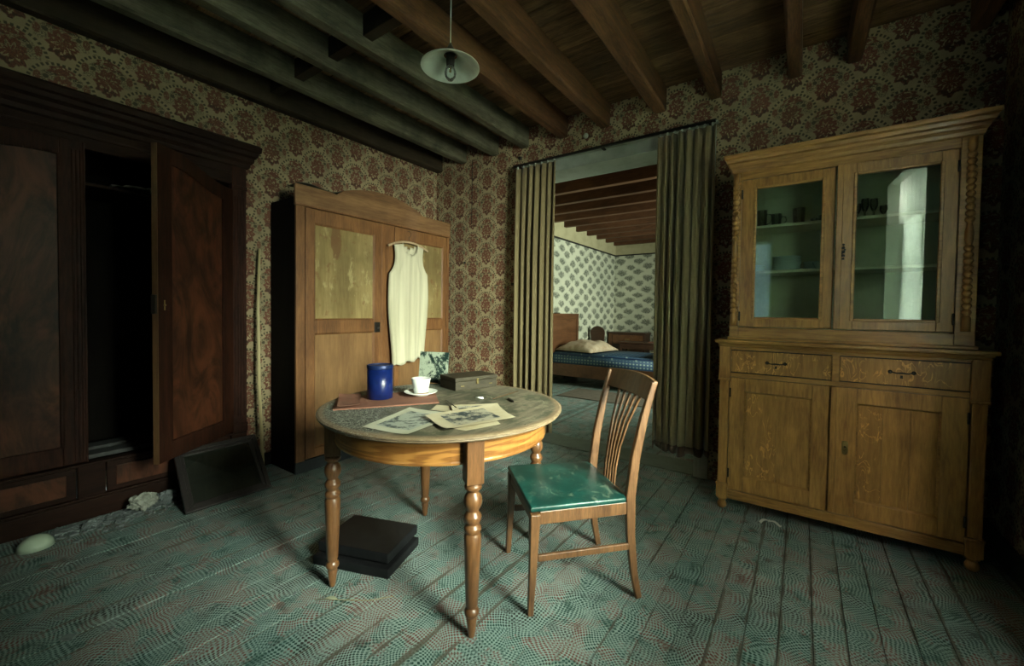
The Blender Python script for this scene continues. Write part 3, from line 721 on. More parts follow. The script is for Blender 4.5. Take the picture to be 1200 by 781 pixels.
# ------------------------------------------------------------------ round table
TC = (-1.443, 1.479); TB = thing('round_table', 'round wooden table with dusty top, orange apron and turned legs', 'table', (*TC, 0))
m, nt, b = newmat('dusty_table_top'); p = pos(nt, False); x, y, z = sep(nt, p)
grain = noi(nt, scl(nt, p, (1, .12, 1), (0, 0, .5)), 40, 4, .65)
c = mix(nt, grain.ramp(.3, .7), (.07, .062, .04), (.19, .165, .11))
c = mix(nt, noi(nt, p, 6, 5, .7).ramp(.45, .58, 0, .9), c, (.045, .05, .028)); c = mix(nt, noi(nt, p, 17, 5, .75).ramp(.53, .64, 0, .6), c, (.22, .21, .13))
crumb = noi(nt, p, 150, 3, .7)
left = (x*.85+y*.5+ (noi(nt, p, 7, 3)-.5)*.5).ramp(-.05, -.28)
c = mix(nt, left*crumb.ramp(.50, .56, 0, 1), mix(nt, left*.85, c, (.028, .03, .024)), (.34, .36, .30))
c = mix(nt, noi(nt, p, 55, 4, .7).ramp(.62, .70, 0, .7), c, (.035, .035, .025))
rad = (x*x+y*y).sqrt(); c = mix(nt, rad.ramp(.535, .56, 0, .6), c, (.25, .165, .09))
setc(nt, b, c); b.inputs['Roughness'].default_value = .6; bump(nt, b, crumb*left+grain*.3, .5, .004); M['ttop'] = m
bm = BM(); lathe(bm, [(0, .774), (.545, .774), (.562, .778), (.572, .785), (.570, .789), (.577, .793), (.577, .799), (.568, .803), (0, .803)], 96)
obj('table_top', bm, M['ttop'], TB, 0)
ap = []
m, nt, b = newmat('figured_ash'); p = pos(nt, False); x, y, z = sep(nt, p); th_ = y.atan2(x)
q = comb(nt, th_*.16, z*3.2, 0); g1 = noi(nt, q, 2.6, 3, .5, .6); rings = (g1*60).sin()*.5+.5; g2 = noi(nt, scl(nt, q, (1, 10, 1)), 30, 3, .6)
c = mix(nt, rings.ramp(.1, .9)*.6+g2.ramp(.3, .7)*.4, (.15, .055, .012), (.43, .20, .05)); setc(nt, b, c); b.inputs['Roughness'].default_value = .36; b.inputs['Coat Weight'].default_value = .25; M['apron'] = m
for k in range(4):
    a0 = math.radians(-33+90*k)+.075; a1 = math.radians(-33+90*(k+1))-.075; bm = BM(); n = 16
    V = []
    for i in range(n+1):
        a = a0+(a1-a0)*i/n; c_, s_ = math.cos(a), math.sin(a)
        V.append([bm.verts.new((r*c_, r*s_, z)) for r, z in ((.478, .672), (.500, .672), (.502, .680), (.500, .686), (.500, .774), (.478, .774))])
    for i in range(n):
        for q in range(6): bm.faces.new((V[i][q], V[i+1][q], V[i+1][(q+1) % 6], V[i][(q+1) % 6]))
    bm.faces.new(V[0]); bm.faces.new(V[-1][::-1]); obj('apron', bm, M['apron'], TB)
legp = [(0, 0), (.012, 0), (.014, .01), (.021, .075), (.019, .082), (.027, .09), (.029, .10), (.027, .11), (.019, .118), (.024, .13), (.033, .36), (.033, .40), (.027, .41), (.033, .42), (.033, .432), (.025, .442), (.024, .447), (.033, .46), (.034, .475), (.025, .49), (.022, .497), (.033, .515), (.036, .532), (.033, .552), (.022, .568), (.021, .573), (.034, .582), (.034, .594), (.026, .602), (.022, .61), (0, .612)]
for k in range(4):
    a = math.radians(-33+90*k); bm = BM(); mt = Matrix.Translation((.508*math.cos(a), .508*math.sin(a), 0)) @ Matrix.Rotation(a, 4, 'Z')
    lathe(bm, legp, 24, mat=mt)
    sm = len(bm.faces); box(bm, -.034, .034, -.034, .034, .605, .7745, mt)
    o = obj('leg', bm, M['walnut'], TB, .003)
    for i_, p_ in enumerate(o.data.polygons): p_.use_smooth = i_ < sm

# ------------------------------------------------------------------ chair
CH = thing('dining_chair', 'wooden dining chair with green vinyl seat and slatted back beside the round table', 'chair', (-.901, 1.758, 0), math.radians(-42.8))
m, nt, b = newmat('green_vinyl'); p = pos(nt, False)
c = mix(nt, noi(nt, p, 9, 5, .65).ramp(.4, .7), (.003, .035, .028), (.008, .062, .05))
c = mix(nt, noi(nt, p, 14, 6, .75, 1).ramp(.53, .68, 0, .55), c, (.15, .20, .14)); setc(nt, b, c)
b.inputs['Roughness'].default_value = .38; bump(nt, b, noi(nt, p, 30, 3), .12, .003); M['vinyl'] = m
# local: front y=-.23, back y=+.22; x left/right
# the world front-left leg lies at local x=+
for sx in (-1, 1):
    bm = BM(); bar(bm, [(sx*.228, -.235, 0), (sx*.225, -.226, .22), (sx*.222, -.220, .425)], [.022, .03, .042], [.024, .032, .042], (1, 0, 0)); obj('leg', bm, M['chair'], CH, .004)
    bm = BM(); bar(bm, [(sx*.215, .262, 0), (sx*.212, .238, .12), (sx*.208, .222, .28), (sx*.205, .218, .45), (sx*.205, .238, .62), (sx*.208, .275, .80), (sx*.212, .318, .955)], [.022, .024, .026, .028, .027, .025, .022], [.028, .033, .038, .044, .04, .034, .026], (1, 0, 0)); obj('leg', bm, M['chair'], CH, .005)
    bm = BM(); bar(bm, [(sx*.223, -.2, .235), (sx*.211, .21, .235)], .018, .026, (0, 0, 1)) if False else bar(bm, [(sx*.223, -.205, .235), (sx*.211, .215, .235)], .016, .028, (1, 0, 0)); obj('stretcher', bm, M['chair'], CH, .003)
    bm = BM(); bar(bm, [(sx*.221, -.20, .405), (sx*.205, .20, .405)], .02, .055, (1, 0, 0)); obj('seat_rail', bm, M['chair'], CH, .003)
bm = BM(); box(bm, -.205, .205, -.232, -.212, .378, .432); obj('seat_rail', bm, M['chair'], CH, .003)
bm = BM(); box(bm, -.19, .19, .205, .225, .378, .44); obj('seat_rail', bm, M['chair'], CH, .003)
bm = BM(); outline = [(-.240, -.243), (.240, -.243), (.226, .19), (.186, .205), (-.186, .205), (-.226, .19)]
prism(bm, outline, .434, .458, 'Z')
obj('seat', bm, M['vinyl'], CH, .009, True, seg=4, label='dark green vinyl seat pad with scuffs')
bm = BM()    # curved top rail
n = 10; V = []
for i in range(n+1):
    u = -1+2*i/n; x = u*.222; bow = .030*(1-u*u)
    V.append([bm.verts.new(q) for q in ((x, .285+bow, .87+.012*(1-u*u)*0), (x, .307+bow, .872), (x, .336+bow, .958+.012*(1-u*u)), (x, .314+bow, .962+.012*(1-u*u)))])
for i in range(n):
    for q in range(4): bm.faces.new((V[i][q], V[i+1][q], V[i+1][(q+1) % 4], V[i][(q+1) % 4]))
bm.faces.new(V[0]); bm.faces.new(V[-1][::-1]); obj('top_rail', bm, M['chair'], CH, .005)
for k in range(5):
    u = (k-2)/2; bm = BM()
    bar(bm, [(u*.052, .215, .43), (u*.054, .222, .52), (u*.058, .238, .62), (u*.075, .268, .74), (u*.105, .300+.026*(1-.25*u*u), .885)], [.012, .013, .015, .017, .019], .009, (1, 0, 0)); obj('slat', bm, M['chair'], CH, .003)

# ------------------------------------------------------------------ things on the table
ZT = .8035
def flat(name, pts, z, th, mat, curl=0, n=10):      # quad sheet from four corners, slightly wavy
    p = [Vector((*q, 0)) for q in pts]; cen = sum(p, Vector())/4; bm = BM()
    def f(u, v):
        a = p[0].lerp(p[1], u); b_ = p[3].lerp(p[2], u); q = a.lerp(b_, v)-cen
        e = curl*(abs(2*u-1)**3*.6+abs(2*v-1)**3*.5)*(1+.5*math.sin(7*u+3*v)); return (q.x+.001*math.sin(v*31), q.y+.0012*math.sin(u*27), max(0, e))
    V = grid(bm, n, n, f)
    r = bmesh.ops.extrude_face_region(bm, geom=bm.faces[:]); vs = [e for e in r['geom'] if isinstance(e, bmesh.types.BMVert)]
    bmesh.ops.translate(bm, verts=vs, vec=(0, 0, th))
    return bm, cen, (p, f)
M['paper'] = plain('yellowed_paper', (.46, .41, .275), .75, n=.5, nsc=9, ncol=(.36, .29, .15))
M['paper2'] = plain('grey_paper', (.50, .50, .38), .75, n=.4, nsc=9, ncol=(.3, .3, .2))
def old_print(label, pts, z, seed, margins=(.12, .18), curl=.004, paper='paper', ground=(.36, .34, .25), pic=True):
    bm, cen, (p, f) = flat('old_print', pts, z, .0006, None, curl)
    root = thing('old_print', label, 'print', (cen.x, cen.y, z))
    obj('sheet', bm, M[paper], root)
    if pic:
        bm = BM(); a, b_ = margins
        def g(u, v):
            q = f(a+(1-2*a)*u, b_+(1-2*b_)*v); return (q[0], q[1], q[2]+.0011)
        grid(bm, 10, 10, g); obj('picture', bm, print_mat('engraving_%d' % seed, seed, ground), root)
    return root
old_print('loose yellowed print lying under the others, mostly hidden', [(-1.422, 1.407), (-1.376, 1.314), (-1.20, 1.37), (-1.25, 1.47)], ZT, 1, pic=False)
old_print('old print with torn corner lying furthest from the table edge', [(-1.362, 1.432), (-1.235, 1.33), (-1.002, 1.435), (-1.204, 1.60)], ZT+.002, 2, (.1, .14), .006)
old_print('faded grey print lying leftmost on the dusty table', [(-1.378, .964), (-1.163, 1.006), (-1.221, 1.338), (-1.483, 1.292)], ZT+.0005, 3, (.14, .14), .004, 'paper2', (.33, .37, .31))
old_print('plain sheet sticking out under the front print', [(-1.16, 1.17), (-1.03, 1.17), (-.985, 1.33), (-1.1, 1.42)], ZT+.001, 5, pic=False, curl=.002)
old_print('yellowed print with ragged edge lying topmost in front', [(-1.294, 1.207), (-1.075, 1.114), (-.975, 1.422), (-1.198, 1.539)], ZT+.009, 4, (.13, .17), .006)
# folder
bm, cen, _ = flat('f', [(-1.715, 1.05), (-1.935, 1.21), (-1.71, 1.665), (-1.452, 1.452)], ZT, .006, None, .0)
F_ = thing('card_folder', 'faded pink card folder with torn left edge lying on the table', 'folder', (cen.x, cen.y, ZT)); M['pink'] = plain('faded_pink_card', (.22, .09, .055), .8, n=.6, nsc=12, ncol=(.16, .08, .05))
obj('cover', bm, M['pink'], F_)
bm, c2, _ = flat('g', [(-1.70, 1.062), (-1.93, 1.215), (-1.88, 1.31), (-1.66, 1.15)], 0, .002, None, .012)
obj('torn_flap', bm, M['pink'], F_).location = (c2.x-cen.x, c2.y-cen.y, .007)
ZF = ZT+.0065
# blue tin
TN = thing('blue_tin', 'tall cobalt blue tin canister standing on the pink folder', 'tin', (-1.757, 1.335, ZF))
M['blue'] = plain('cobalt_enamel', (.004, .014, .10), .3, n=.6, nsc=25, ncol=(.002, .006, .04)); M['blue_rim'] = plain('worn_blue_rim', (.01, .025, .10), .4, .3)
bm = BM(); lathe(bm, [(0, 0), (.060, 0), (.063, .003), (.063, .150), (0, .150)], 40); obj('body', bm, M['blue'], TN, 0, True)
bm = BM(); lathe(bm, [(0, .15), (.062, .15), (.065, .152), (.065, .168), (.063, .171), (.060, .171), (.059, .166), (0, .166)], 40); obj('lid', bm, M['blue_rim'], TN, .0008, True)
# saucer and cup
SC = (-1.648, 1.512); bm = BM(); lathe(bm, [(0, 0), (.040, 0), (.041, .004), (.084, .017), (.088, .022), (.084, .021), (.040, .007), (0, .006)], 36)
o = obj('saucer', bm, M['cup'], None, 0, True); o.location = (*SC, ZF); tag(o, 'white saucer under the cup on the pink folder', 'saucer')
CP = thing('white_cup', 'white ribbed cup with slanted rim standing on the saucer', 'cup', (SC[0]-.006, SC[1]+.006, ZF+.0068))
bm = BM(); lathe(bm, [(0, 0), (.029, 0), (.036, .006), (.051, .082), (.049, .083), (.034, .008), (0, .007)], 48, flute=.015, nfl=16); obj('body', bm, M['cup'], CP, 0, True)
bm = BM(); tube(bm, [(-.043, .024, .06), (-.060, .040, .057), (-.060, .040, .032), (-.038, .022, .022)], .004, 8); obj('handle', bm, M['cup'], CP, 0, True)
bm = BM(); box(bm, -.035, .035, -.007, .007, 0, .006); o = obj('biscuit_piece', bm, plain('dry_biscuit', (.30, .20, .12), .8, n=.4), None, .002); o.location = (SC[0]+.035, SC[1]-.025, ZF+.012); o.rotation_euler = (0, -.1, .75); tag(o, 'brown dried scrap lying on the saucer in front of the cup', 'scrap')
# wooden case
a_ = math.atan2(2.001-1.726, -1.514+1.597)
BXr = thing('wooden_case', 'small dark wooden case with brass catch at the back of the table', 'box', (-1.597, 1.726, ZT), a_)
M['case'] = wood('dark_case', (.018, .015, .008), (.055, .045, .025), 'X', 2, .5, .35); ln = .287; dp = .18
bx('body', BXr, M['case'], (0, ln, 0, dp, 0, .050), .003); bx('lid', BXr, M['case'], (-.004, ln+.004, -.004, dp+.004, .051, .074), .005)
bx('catch', BXr, M['brass'], (ln*.48, ln*.53, -.008, -.003, .03, .062), .001)
for q in (.12, .8): bx('inlay', BXr, M['brass'], (ln*q, ln*(q+.08), -.0015, .001, .022, .027), 0)
# standing picture
a_ = math.atan2(1.92-1.879, -1.85+2.109)
SP = thing('standing_postcard', 'dark green picture card of trees standing upright against the wooden case', 'picture', (-1.90, 1.84, ZT), math.atan2(.07, .19))
tilt = Matrix.Rotation(math.radians(-8), 4, 'X')
bm = BM(); box(bm, -.10, .10, 0, .004, 0, .195, tilt); obj('card', bm, plain('card_edge', (.06, .075, .06), .6), SP, .001)
bm = BM(); box(bm, -.099, .099, -.0012, .0, .001, .194, tilt); obj('picture', bm, print_mat('green_picture', 9, (.33, .38, .29), (.006, .022, .018), 12), SP)
# oddments
bm = BM(); tube(bm, [(-.022, 0, 0), (.022, 0, 0)], .005, 10); o = obj('cigarette_stub', bm, M['cup'], None, 0, True); o.location = (-1.367, 1.66, ZT+.005); o.rotation_euler = (0, 0, .2); tag(o, 'short white cigarette stub lying before the wooden case', 'stub')
bm = BM(); tube(bm, [(-.04, 0, 0), (.03, 0, 0), (.045, 0, 0)], [.005, .0055, .002], 10); o = obj('pen_stub', bm, M['iron'], None, 0, True); o.location = (-1.205, 1.715, ZT+.0055); o.rotation_euler = (0, 0, -.65); tag(o, 'short black pen stub on the right half of the table', 'pen')
bm = BM(); tube(bm, [(-1.469, 1.514, ZT+.004), (-1.37, 1.45, ZT+.010), (-1.262, 1.37, ZT+.022)], .002, 6); o = obj('thin_stick', bm, M['iron'], None, 0, True); tag(o, 'thin dark stick resting on the prints beside the saucer', 'stick')
bm = BM(); tube(bm, [(-1.303, 1.69, ZT+.002), (-1.30, 1.80, ZT+.006), (-1.317, 1.95, ZT+.003)], .0018, 6); o = obj('dry_twig', bm, M['raw'], None, 0, True); tag(o, 'dry pale twig on the table right of the wooden case', 'twig')
bm = BM(); rr_ = random.Random(4)
for _ in range(420):
    a = rr_.uniform(0, 2*PI); r = .55*math.sqrt(rr_.random()); x = r*math.cos(a); y = r*math.sin(a)
    if -.35 < x < .50 and -.55 < y < .12 and rr_.random() < 1 and not (x < -.05 and y > .0): continue
    if x < -.02 and y > -.45 and x > -.52 and y < .20: continue
    if -.35 < x < -.0 and y > .22: continue
    if rr_.random() < (.35 if x*.85+y*.5 < -.02 else .75): continue
    s = rr_.uniform(.0012, .0035); box(bm, -s, s, -s*.6, s*.6, 0, s, Matrix.Translation((TC[0]+x, TC[1]+y, ZT)) @ Matrix.Rotation(rr_.uniform(0, 6), 4, 'Z'))
o = obj('plaster_crumbs', bm, plain('crumbs', (.20, .19, .14), .9, n=.6, nsc=60), None); tag(o, 'fine crumbs of plaster and dirt strewn over the table top', 'crumbs', kind='stuff')

# ------------------------------------------------------------------ pine wardrobe (local x = world y, front faces +X)
def WX(y): return y
PW = thing('pine_wardrobe', 'worn pine wardrobe with arched cornice and ochre panelled doors by the corner', 'wardrobe', (-3.10, 1.60, 0), PI/2)
q_ = lambda y: y-1.60
D2 = .385
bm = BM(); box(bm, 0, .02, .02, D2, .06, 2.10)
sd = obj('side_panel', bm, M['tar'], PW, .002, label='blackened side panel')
bx('side_panel', PW, M['pine'], (q_(3.21), q_(3.23), .02, D2, .06, 2.10), .002)
bm = BM(); box(bm, .02, q_(3.21), D2-.012, D2, .06, 2.06); box(bm, .02, q_(3.21), .02, D2-.012, 2.03, 2.06); box(bm, .02, q_(3.21), .02, D2-.012, .12, .14)
obj('carcass', bm, M['pine'], PW)
bm = BM(); box(bm, 0, q_(1.668), 0, .022, .09, 2.035); box(bm, q_(3.195), q_(3.23), 0, .022, .09, 2.035); box(bm, q_(2.44), q_(2.51), .004, .022, .12, 2.035); obj('front_frame', bm, M['pine'], PW, .003)
bx('plinth', PW, plain('dark_blue_black_paint', (.012, .018, .02), .6, n=.5), (.0, q_(3.23), .006, .03, 0, .09), .003)
bx('foot_block', PW, M['tar'], (.0, .06, .03, D2, 0, .06), .003); bx('foot_block', PW, M['tar'], (q_(3.17), q_(3.23), .03, D2, 0, .06), .003)
pts = [(-.008, 2.035), (-.008, 2.195)]
for i in range(0, 13):
    t_ = i/12; y = .30+t_*.95; z = 2.19+.11*math.sin(PI*t_)**.8 if 0 < t_ < 1 else 2.19
    if i == 0: pts.append((q_(1.93), 2.185))
    pts.append((y, z))
pts += [(q_(3.235), 2.185), (q_(3.235), 2.035)]
seen = []; [seen.append(p) for p in pts if p not in seen]
seen = sorted(seen[1:-1], key=lambda p: p[0]); bm = BM(); prism(bm, [(-.008, 2.035)]+seen+[(q_(3.235), 2.035)], -.006, .018); obj('cornice_board', bm, M['pineX'], PW, .003, label='arched and splintered cornice board')
bm = BM(); box(bm, -.006, q_(3.235), -.012, -.006, 2.035, 2.05); obj('cornice_strip', bm, M['pine'], PW, .002)
frame_panel(PW, 'wardrobe_door', q_(1.672), q_(2.36), .10, 2.028, -.002, .024, .07, [(.10, .17), (1.068, 1.172), (1.922, 2.028)], M['pine'], M['pine'], [M['pine_panel2'], M['pine_panel']])
frame_panel(PW, 'wardrobe_door', q_(2.515), q_(3.19), .10, 2.028, .002, .024, .05, [(.10, .17), (1.068, 1.172), (1.922, 2.028)], M['pine'], M['pine'], [M['pine_panel2'], M['pine_panel']])
bm = BM(); box(bm, q_(2.365), q_(2.44), .0, .022, .10, 2.028); obj('meeting_stile', bm, M['pine'], PW, .004)
bm = BM(); box(bm, q_(2.29), q_(2.345), -.012, -.002, 1.06, 1.15); lathe(bm, [(0, 0), (.012, .0), (.014, .012), (0, .018)], 12, mat=Matrix.Translation((q_(2.325), -.012, 1.10)) @ Matrix.Rotation(PI/2, 4, 'X')); obj('lock', bm, M['iron'], PW, .002)
# rubbish on top of the wardrobe
bm = BM()
def f(u, v):
    return (-.62+.0, 0, 0)
bm = BM(); grid(bm, 16, 5, lambda u, v: (-3.46+.30*v, 2.12+.52*u, 2.235+.05*math.sin(u*3.1)*(1-.3*v)+.02*mnoise.noise(Vector((u*5, v*4, 1)))))
o = obj('crumpled_cardboard', bm, plain('grey_card', (.05, .055, .045), .8, n=.5), None, 0, False, .004); tag(o, 'dark grey warped cardboard lying on top of the pine wardrobe', 'cardboard')
bm = BM(); grid(bm, 14, 3, lambda u, v: (-3.30+.20*v, 1.62+.44*u, 2.205+.012*math.sin(u*9)+.01*mnoise.noise(Vector((u*7, v*4, 3)))))
o = obj('torn_wallpaper_strip', bm, plain('torn_strip', (.10, .085, .05), .8, n=.5), None, 0, False, .004); tag(o, 'torn brownish strip lying along the left top edge of the pine wardrobe', 'paper strip')

# nightshirt on hanger
SH = thing('cotton_nightshirt', 'cream sleeveless cotton nightshirt hanging on the pine wardrobe door', 'shirt', (-3.055, 2.64, 0), PI/2)
def half(v):       # width of garment (left,right) at v (0 top .. 1 bottom), z
    z = 1.885-(1.885-.775)*v
    if z > 1.62: t_ = (1.885-z)/(1.885-1.62); h = .175-.05*t_+.105*t_**3
    else: t_ = (1.62-z)/(1.62-.775); h = .230+.012*math.sin(t_*5)-.028*t_**2
    return z, h
bm = BM(); nu, nv = 28, 46
for side in (0, 1):
    neck = .22 if side == 0 else .10
    V = {}
    for j in range(nv+1):
        z, h = half(j/nv)
        for i in range(nu+1):
            u = -1+2*i/nu; x = u*h
            yb = (-.018 if side == 0 else .012) - (.016*math.cos(u*PI/2) if side == 0 else 0) + .006*math.sin(u*11+j*.05)*min(1, j/12) + .004*math.sin(u*23+1)*(j/nv)
            zz = z-(.012*math.sin(u*9) if j == nv else 0)-.03*abs(u)*(1-j/nv)+.03*u*(j/nv)
            V[i, j] = (x, yb if abs(u) < .99 else -.004, zz)
    vv = {}
    def gv(i, j):
        if (i, j) not in vv: vv[i, j] = bm.verts.new(V[i, j])
        return vv[i, j]
    for j in range(nv):
        for i in range(nu):
            xc = (V[i, j][0]+V[i+1, j][0])/2; zc = (V[i, j][2]+V[i, j+1][2])/2
            depth = .115 if side == 0 else .045
            if (xc/.092)**2+((zc-1.89)/depth)**2 < 1: continue
            bm.faces.new((gv(i, j), gv(i+1, j), gv(i+1, j+1), gv(i, j+1)))
bmesh.ops.remove_doubles(bm, verts=bm.verts, dist=.0005)
obj('garment', bm, M['linen'], SH, 0, True, .003)
bm = BM(); tube(bm, [(.092*math.cos(t_), -.036+.014*abs(math.cos(t_)), 1.885+.118*math.sin(t_)) for t_ in [PI+PI*i/14 for i in range(15)]], .0035, 6); obj('neck_binding', bm, M['linen'], SH, 0, True)
HG = thing('clothes_hanger', 'curved pale wooden clothes hanger holding the nightshirt', 'hanger', (-3.055, 2.64, 1.87), PI/2)
bm = BM(); bar(bm, [(x, 0, .03-1.05*x*x) for x in (-.24, -.16, -.08, 0, .08, .16, .24)], .016, .02, (0, 1, 0)); obj('hanger_arm', bm, plain('pale_wood', (.42, .30, .18), .5), HG, .004)
bm = BM(); tube(bm, [(0, 0, .03), (0, 0, .07), (.018, 0, .09), (.028, 0, .115), (.012, .012, .135), (-.004, .02, .13)], .002, 6); obj('hook', bm, M['iron'], HG, 0, True)

# ------------------------------------------------------------------ big dark wardrobe, set into the left wall
MW = thing('mahogany_wardrobe', 'large dark mahogany wardrobe built into the left wall, right door ajar', 'wardrobe', (-3.42, .54, 0), PI/2)
r_ = lambda y: y-.54
y0_, y1_ = -.34, 1.42
DB = .58
bm = BM(); box(bm, r_(y0_)+.03, r_(y0_)+.05, .09, DB, .10, 2.30); box(bm, r_(1.37)-.02, r_(1.37), .09, DB, .10, 2.30); box(bm, r_(y0_)+.05, r_(1.37)-.02, DB-.01, DB, .10, 2.30); box(bm, r_(y0_)+.05, r_(1.37)-.02, .02, DB-.01, 2.27, 2.29); box(bm, r_(y0_)+.05, r_(1.37)-.02, .03, DB-.01, .31, .33)
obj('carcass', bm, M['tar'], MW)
bx('plinth', MW, M['mahogX'], (r_(y0_)-.01, r_(1.40), -.004, .06, 0, .115), .006)
bm = BM(); box(bm, r_(y0_), r_(1.395), .0, .05, .115, .13); box(bm, r_(y0_), r_(1.395), -.006, .05, .318, .334); box(bm, r_(.50), r_(.62), .0, .05, .13, .318); box(bm, r_(y0_), r_(-.25), .0, .05, .13, .318); box(bm, r_(1.29), r_(1.395), .0, .05, .13, .318)
obj('drawer_frame', bm, M['mahogX'], MW, .004)
for a, b_ in ((-.245, .495), (.625, 1.285)):
    bm = BM(); box(bm, r_(a), r_(b_), .006, .03, .135, .314); d = obj('drawer', bm, M['mahogX'], MW, .003)
    bm = BM(); prism(bm, [(r_(a)+.04, .165), (r_(b_)-.04, .165), (r_(b_)-.04, .285), (r_(a)+.04, .285)], -.002, .006); obj('raised_field', bm, M['flame'], d, .004)
# fluted end pilaster (right) and left one
for a, b_ in ((1.30, 1.395), (y0_, -.245)):
    bm = BM(); box(bm, r_(a), r_(b_), .0, .05, .334, 2.13)
    for k in range(4): box(bm, r_(a)+.016+k*.019, r_(a)+.025+k*.019, -.006, 0, .45, 2.08)
    box(bm, r_(a)-.004, r_(b_)+.004, -.008, .05, .334, .40); box(bm, r_(a)-.004, r_(b_)+.004, -.008, .05, 2.13, 2.16); box(bm, r_(a), r_(b_), -.002, .05, 2.16, 2.30)
    obj('fluted_pilaster', bm, M['mahog'], MW, .003)
bm = BM(); box(bm, r_(-.245), r_(1.30), .004, .04, 2.17, 2.30); box(bm, r_(-.245), r_(1.30), -.002, .03, 2.235, 2.25); obj('frieze', bm, M['mahogX'], MW, .003)
bm = BM(); prev = None
for d_, z in [(0, 2.29), (.012, 2.30), (.018, 2.325), (.035, 2.345), (.038, 2.37), (.055, 2.385), (.06, 2.41), (.072, 2.42), (.075, 2.455), (.06, 2.47)]:
    cur = [bm.verts.new(q) for q in ((r_(y0_)-d_, -d_, z), (r_(1.40)+d_, -d_, z), (r_(1.40)+d_, .075, z), (r_(y0_)-d_, .075, z))]
    if prev:
        for k in range(4): bm.faces.new((prev[k], prev[(k+1) % 4], cur[(k+1) % 4], cur[k]))
    else: bm.faces.new(cur[::-1])
    prev = cur
bm.faces.new(prev); obj('cornice', bm, M['mahogX'], MW)
# doors with arched tops
def arch_door(w, z0, z_hi, z_lo, th, xf, name, label=None):
    """local: hinge at x=0, free edge at x=-w (free edge high, hinge low)"""
    def ztop(x, inset=0):
        t_ = min(1, max(0, -x/w)); s = .5-.5*math.cos(PI*min(1, max(0, (t_-.12)/.68))); return z_lo+(z_hi-z_lo)*s-inset
    st = .095; n = 18
    bm = BM(); box(bm, -st, 0, 0, th, z0, ztop(0)-.0); box(bm, -w, -w+st, 0, th, z0, ztop(-w))
    box(bm, -w+st, -st, .0005, th, z0, z0+.10)
    xs = [-w+st+(w-2*st)*i/n for i in range(n+1)]
    prism(bm, [(x, ztop(x)) for x in xs]+[(x, ztop(x, .085)) for x in xs[::-1]], .0005, th)
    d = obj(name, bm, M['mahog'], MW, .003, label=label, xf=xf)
    bm = BM(); prism(bm, [(-w+st-.004, z0+.096), (-st+.004, z0+.096)]+[(x, ztop(x, .081)) for x in xs[::-1]], .012, th-.004)
    obj('flame_panel', bm, M['flame'], d, xf=xf)
    bm = BM()
    path = [(-w+st, .008, z0+.10), (-st, .008, z0+.10)]+[(x, .008, ztop(x, .085)) for x in xs[::-1]]+[(-w+st, .008, z0+.10)]
    for a, b_ in zip(path, path[1:]):
        A, B_ = Vector(a), Vector(b_); dd = (B_-A); 
        if dd.length < 1e-4: continue
        bar(bm, [A, B_], .016, .020, (0, 1, 0))
    obj('panel_molding', bm, M['mahog'], d, .003, xf=xf)
    return d
# closed left door: its free edge meets the middle, hinge far left -> mirrored
xfl = Matrix.Translation((r_(-.235), -.004, 0)) @ Matrix.Scale(-1, 4, (1, 0, 0))
d1 = arch_door(.775, .345, 2.20, 2.12, .03, xfl, 'wardrobe_door', 'closed left door')
bm = BM()
for k in range(3): box(bm, r_(.49)+k*.017, r_(.502)+k*.017, -.010, -.004, .36, 2.15)
box(bm, r_(.535), r_(.545), -.012, .026, .345, 2.20); obj('reeded_strip', bm, M['mahog'], d1, .002)
hx, hy = r_(1.305), -.006
ang = math.atan2(.375, .52)
xfr = Matrix.Translation((hx, hy, 0)) @ Matrix.Rotation(ang, 4, 'Z')
d2 = arch_door(.655, .345, 2.20, 2.12, .03, xfr, 'wardrobe_door', 'right door standing ajar')
bm = BM(); box(bm, -.6585, -.655, -.001, .031, .345, 2.195); obj('door_edge', bm, M['raw'], d2, xf=xfr)
bm = BM(); box(bm, -.672, -.657, .002, .028, 1.22, 1.33); obj('lock_case', bm, M['iron'], d2, .002, xf=xfr)
bm = BM(); lathe(bm, [(0, 0), (.008, .001), (.006, .006), (0, .007)], 12, mat=Matrix.Translation((-.61, 0, 1.27)) @ Matrix.Rotation(PI/2, 4, 'X')); box(bm, -.614, -.606, -.002, 0, 1.24, 1.30); obj('escutcheon', bm, M['brass'], d2, xf=xfr)
# inside: divider, its panel coloured pale to imitate a lit strip; shelf and planks
bm = BM(); box(bm, r_(.47), r_(.50), .12, .56, .33, 2.27); dv = obj('divider', bm, M['raw'], MW, .002)
bm = BM(); box(bm, r_(.503), r_(.508), .16, .50, 1.36, 2.15); box(bm, r_(.503), r_(.508), .16, .50, .42, 1.28); obj('lit_strip_panel', bm, M['pine_panel2'], dv, .002)
bx('upper_shelf', MW, M['mahogX'], (r_(.51), r_(1.34), .10, .56, 1.98, 2.0), .002)
bm = BM(); grid(bm, 12, 8, lambda u, v: (-3.52-.24*v, .68+.3*u, 2.004+.035*abs(mnoise.noise(Vector((u*4, v*3, 2))))+.02*math.sin(u*3)))
o = obj('folded_paper', bm, M['paper2'], None, 0, False, .002); tag(o, 'crumpled grey paper on the top shelf inside the open dark wardrobe', 'paper')
for i, (a, b_, c_, lb) in enumerate(((-3.575, .03, .332, 'plank at the front of the wardrobe bottom, nearest the opening'), (-3.78, .02, .372, 'plank lying furthest back across the wardrobe bottom'))):
    bm = BM(); box(bm, -.06, .06, -.36, .36, 0, .025); o = obj('loose_plank', bm, plain('grey_plank_%d' % i, (.05, .055, .055), .6, n=.5), None, .003); o.location = (a, .92, .33+.001 if i == 0 else .331); o.rotation_euler = (0, 0, .05*i); tag(o, 'loose bluish grey ' + lb, 'plank')

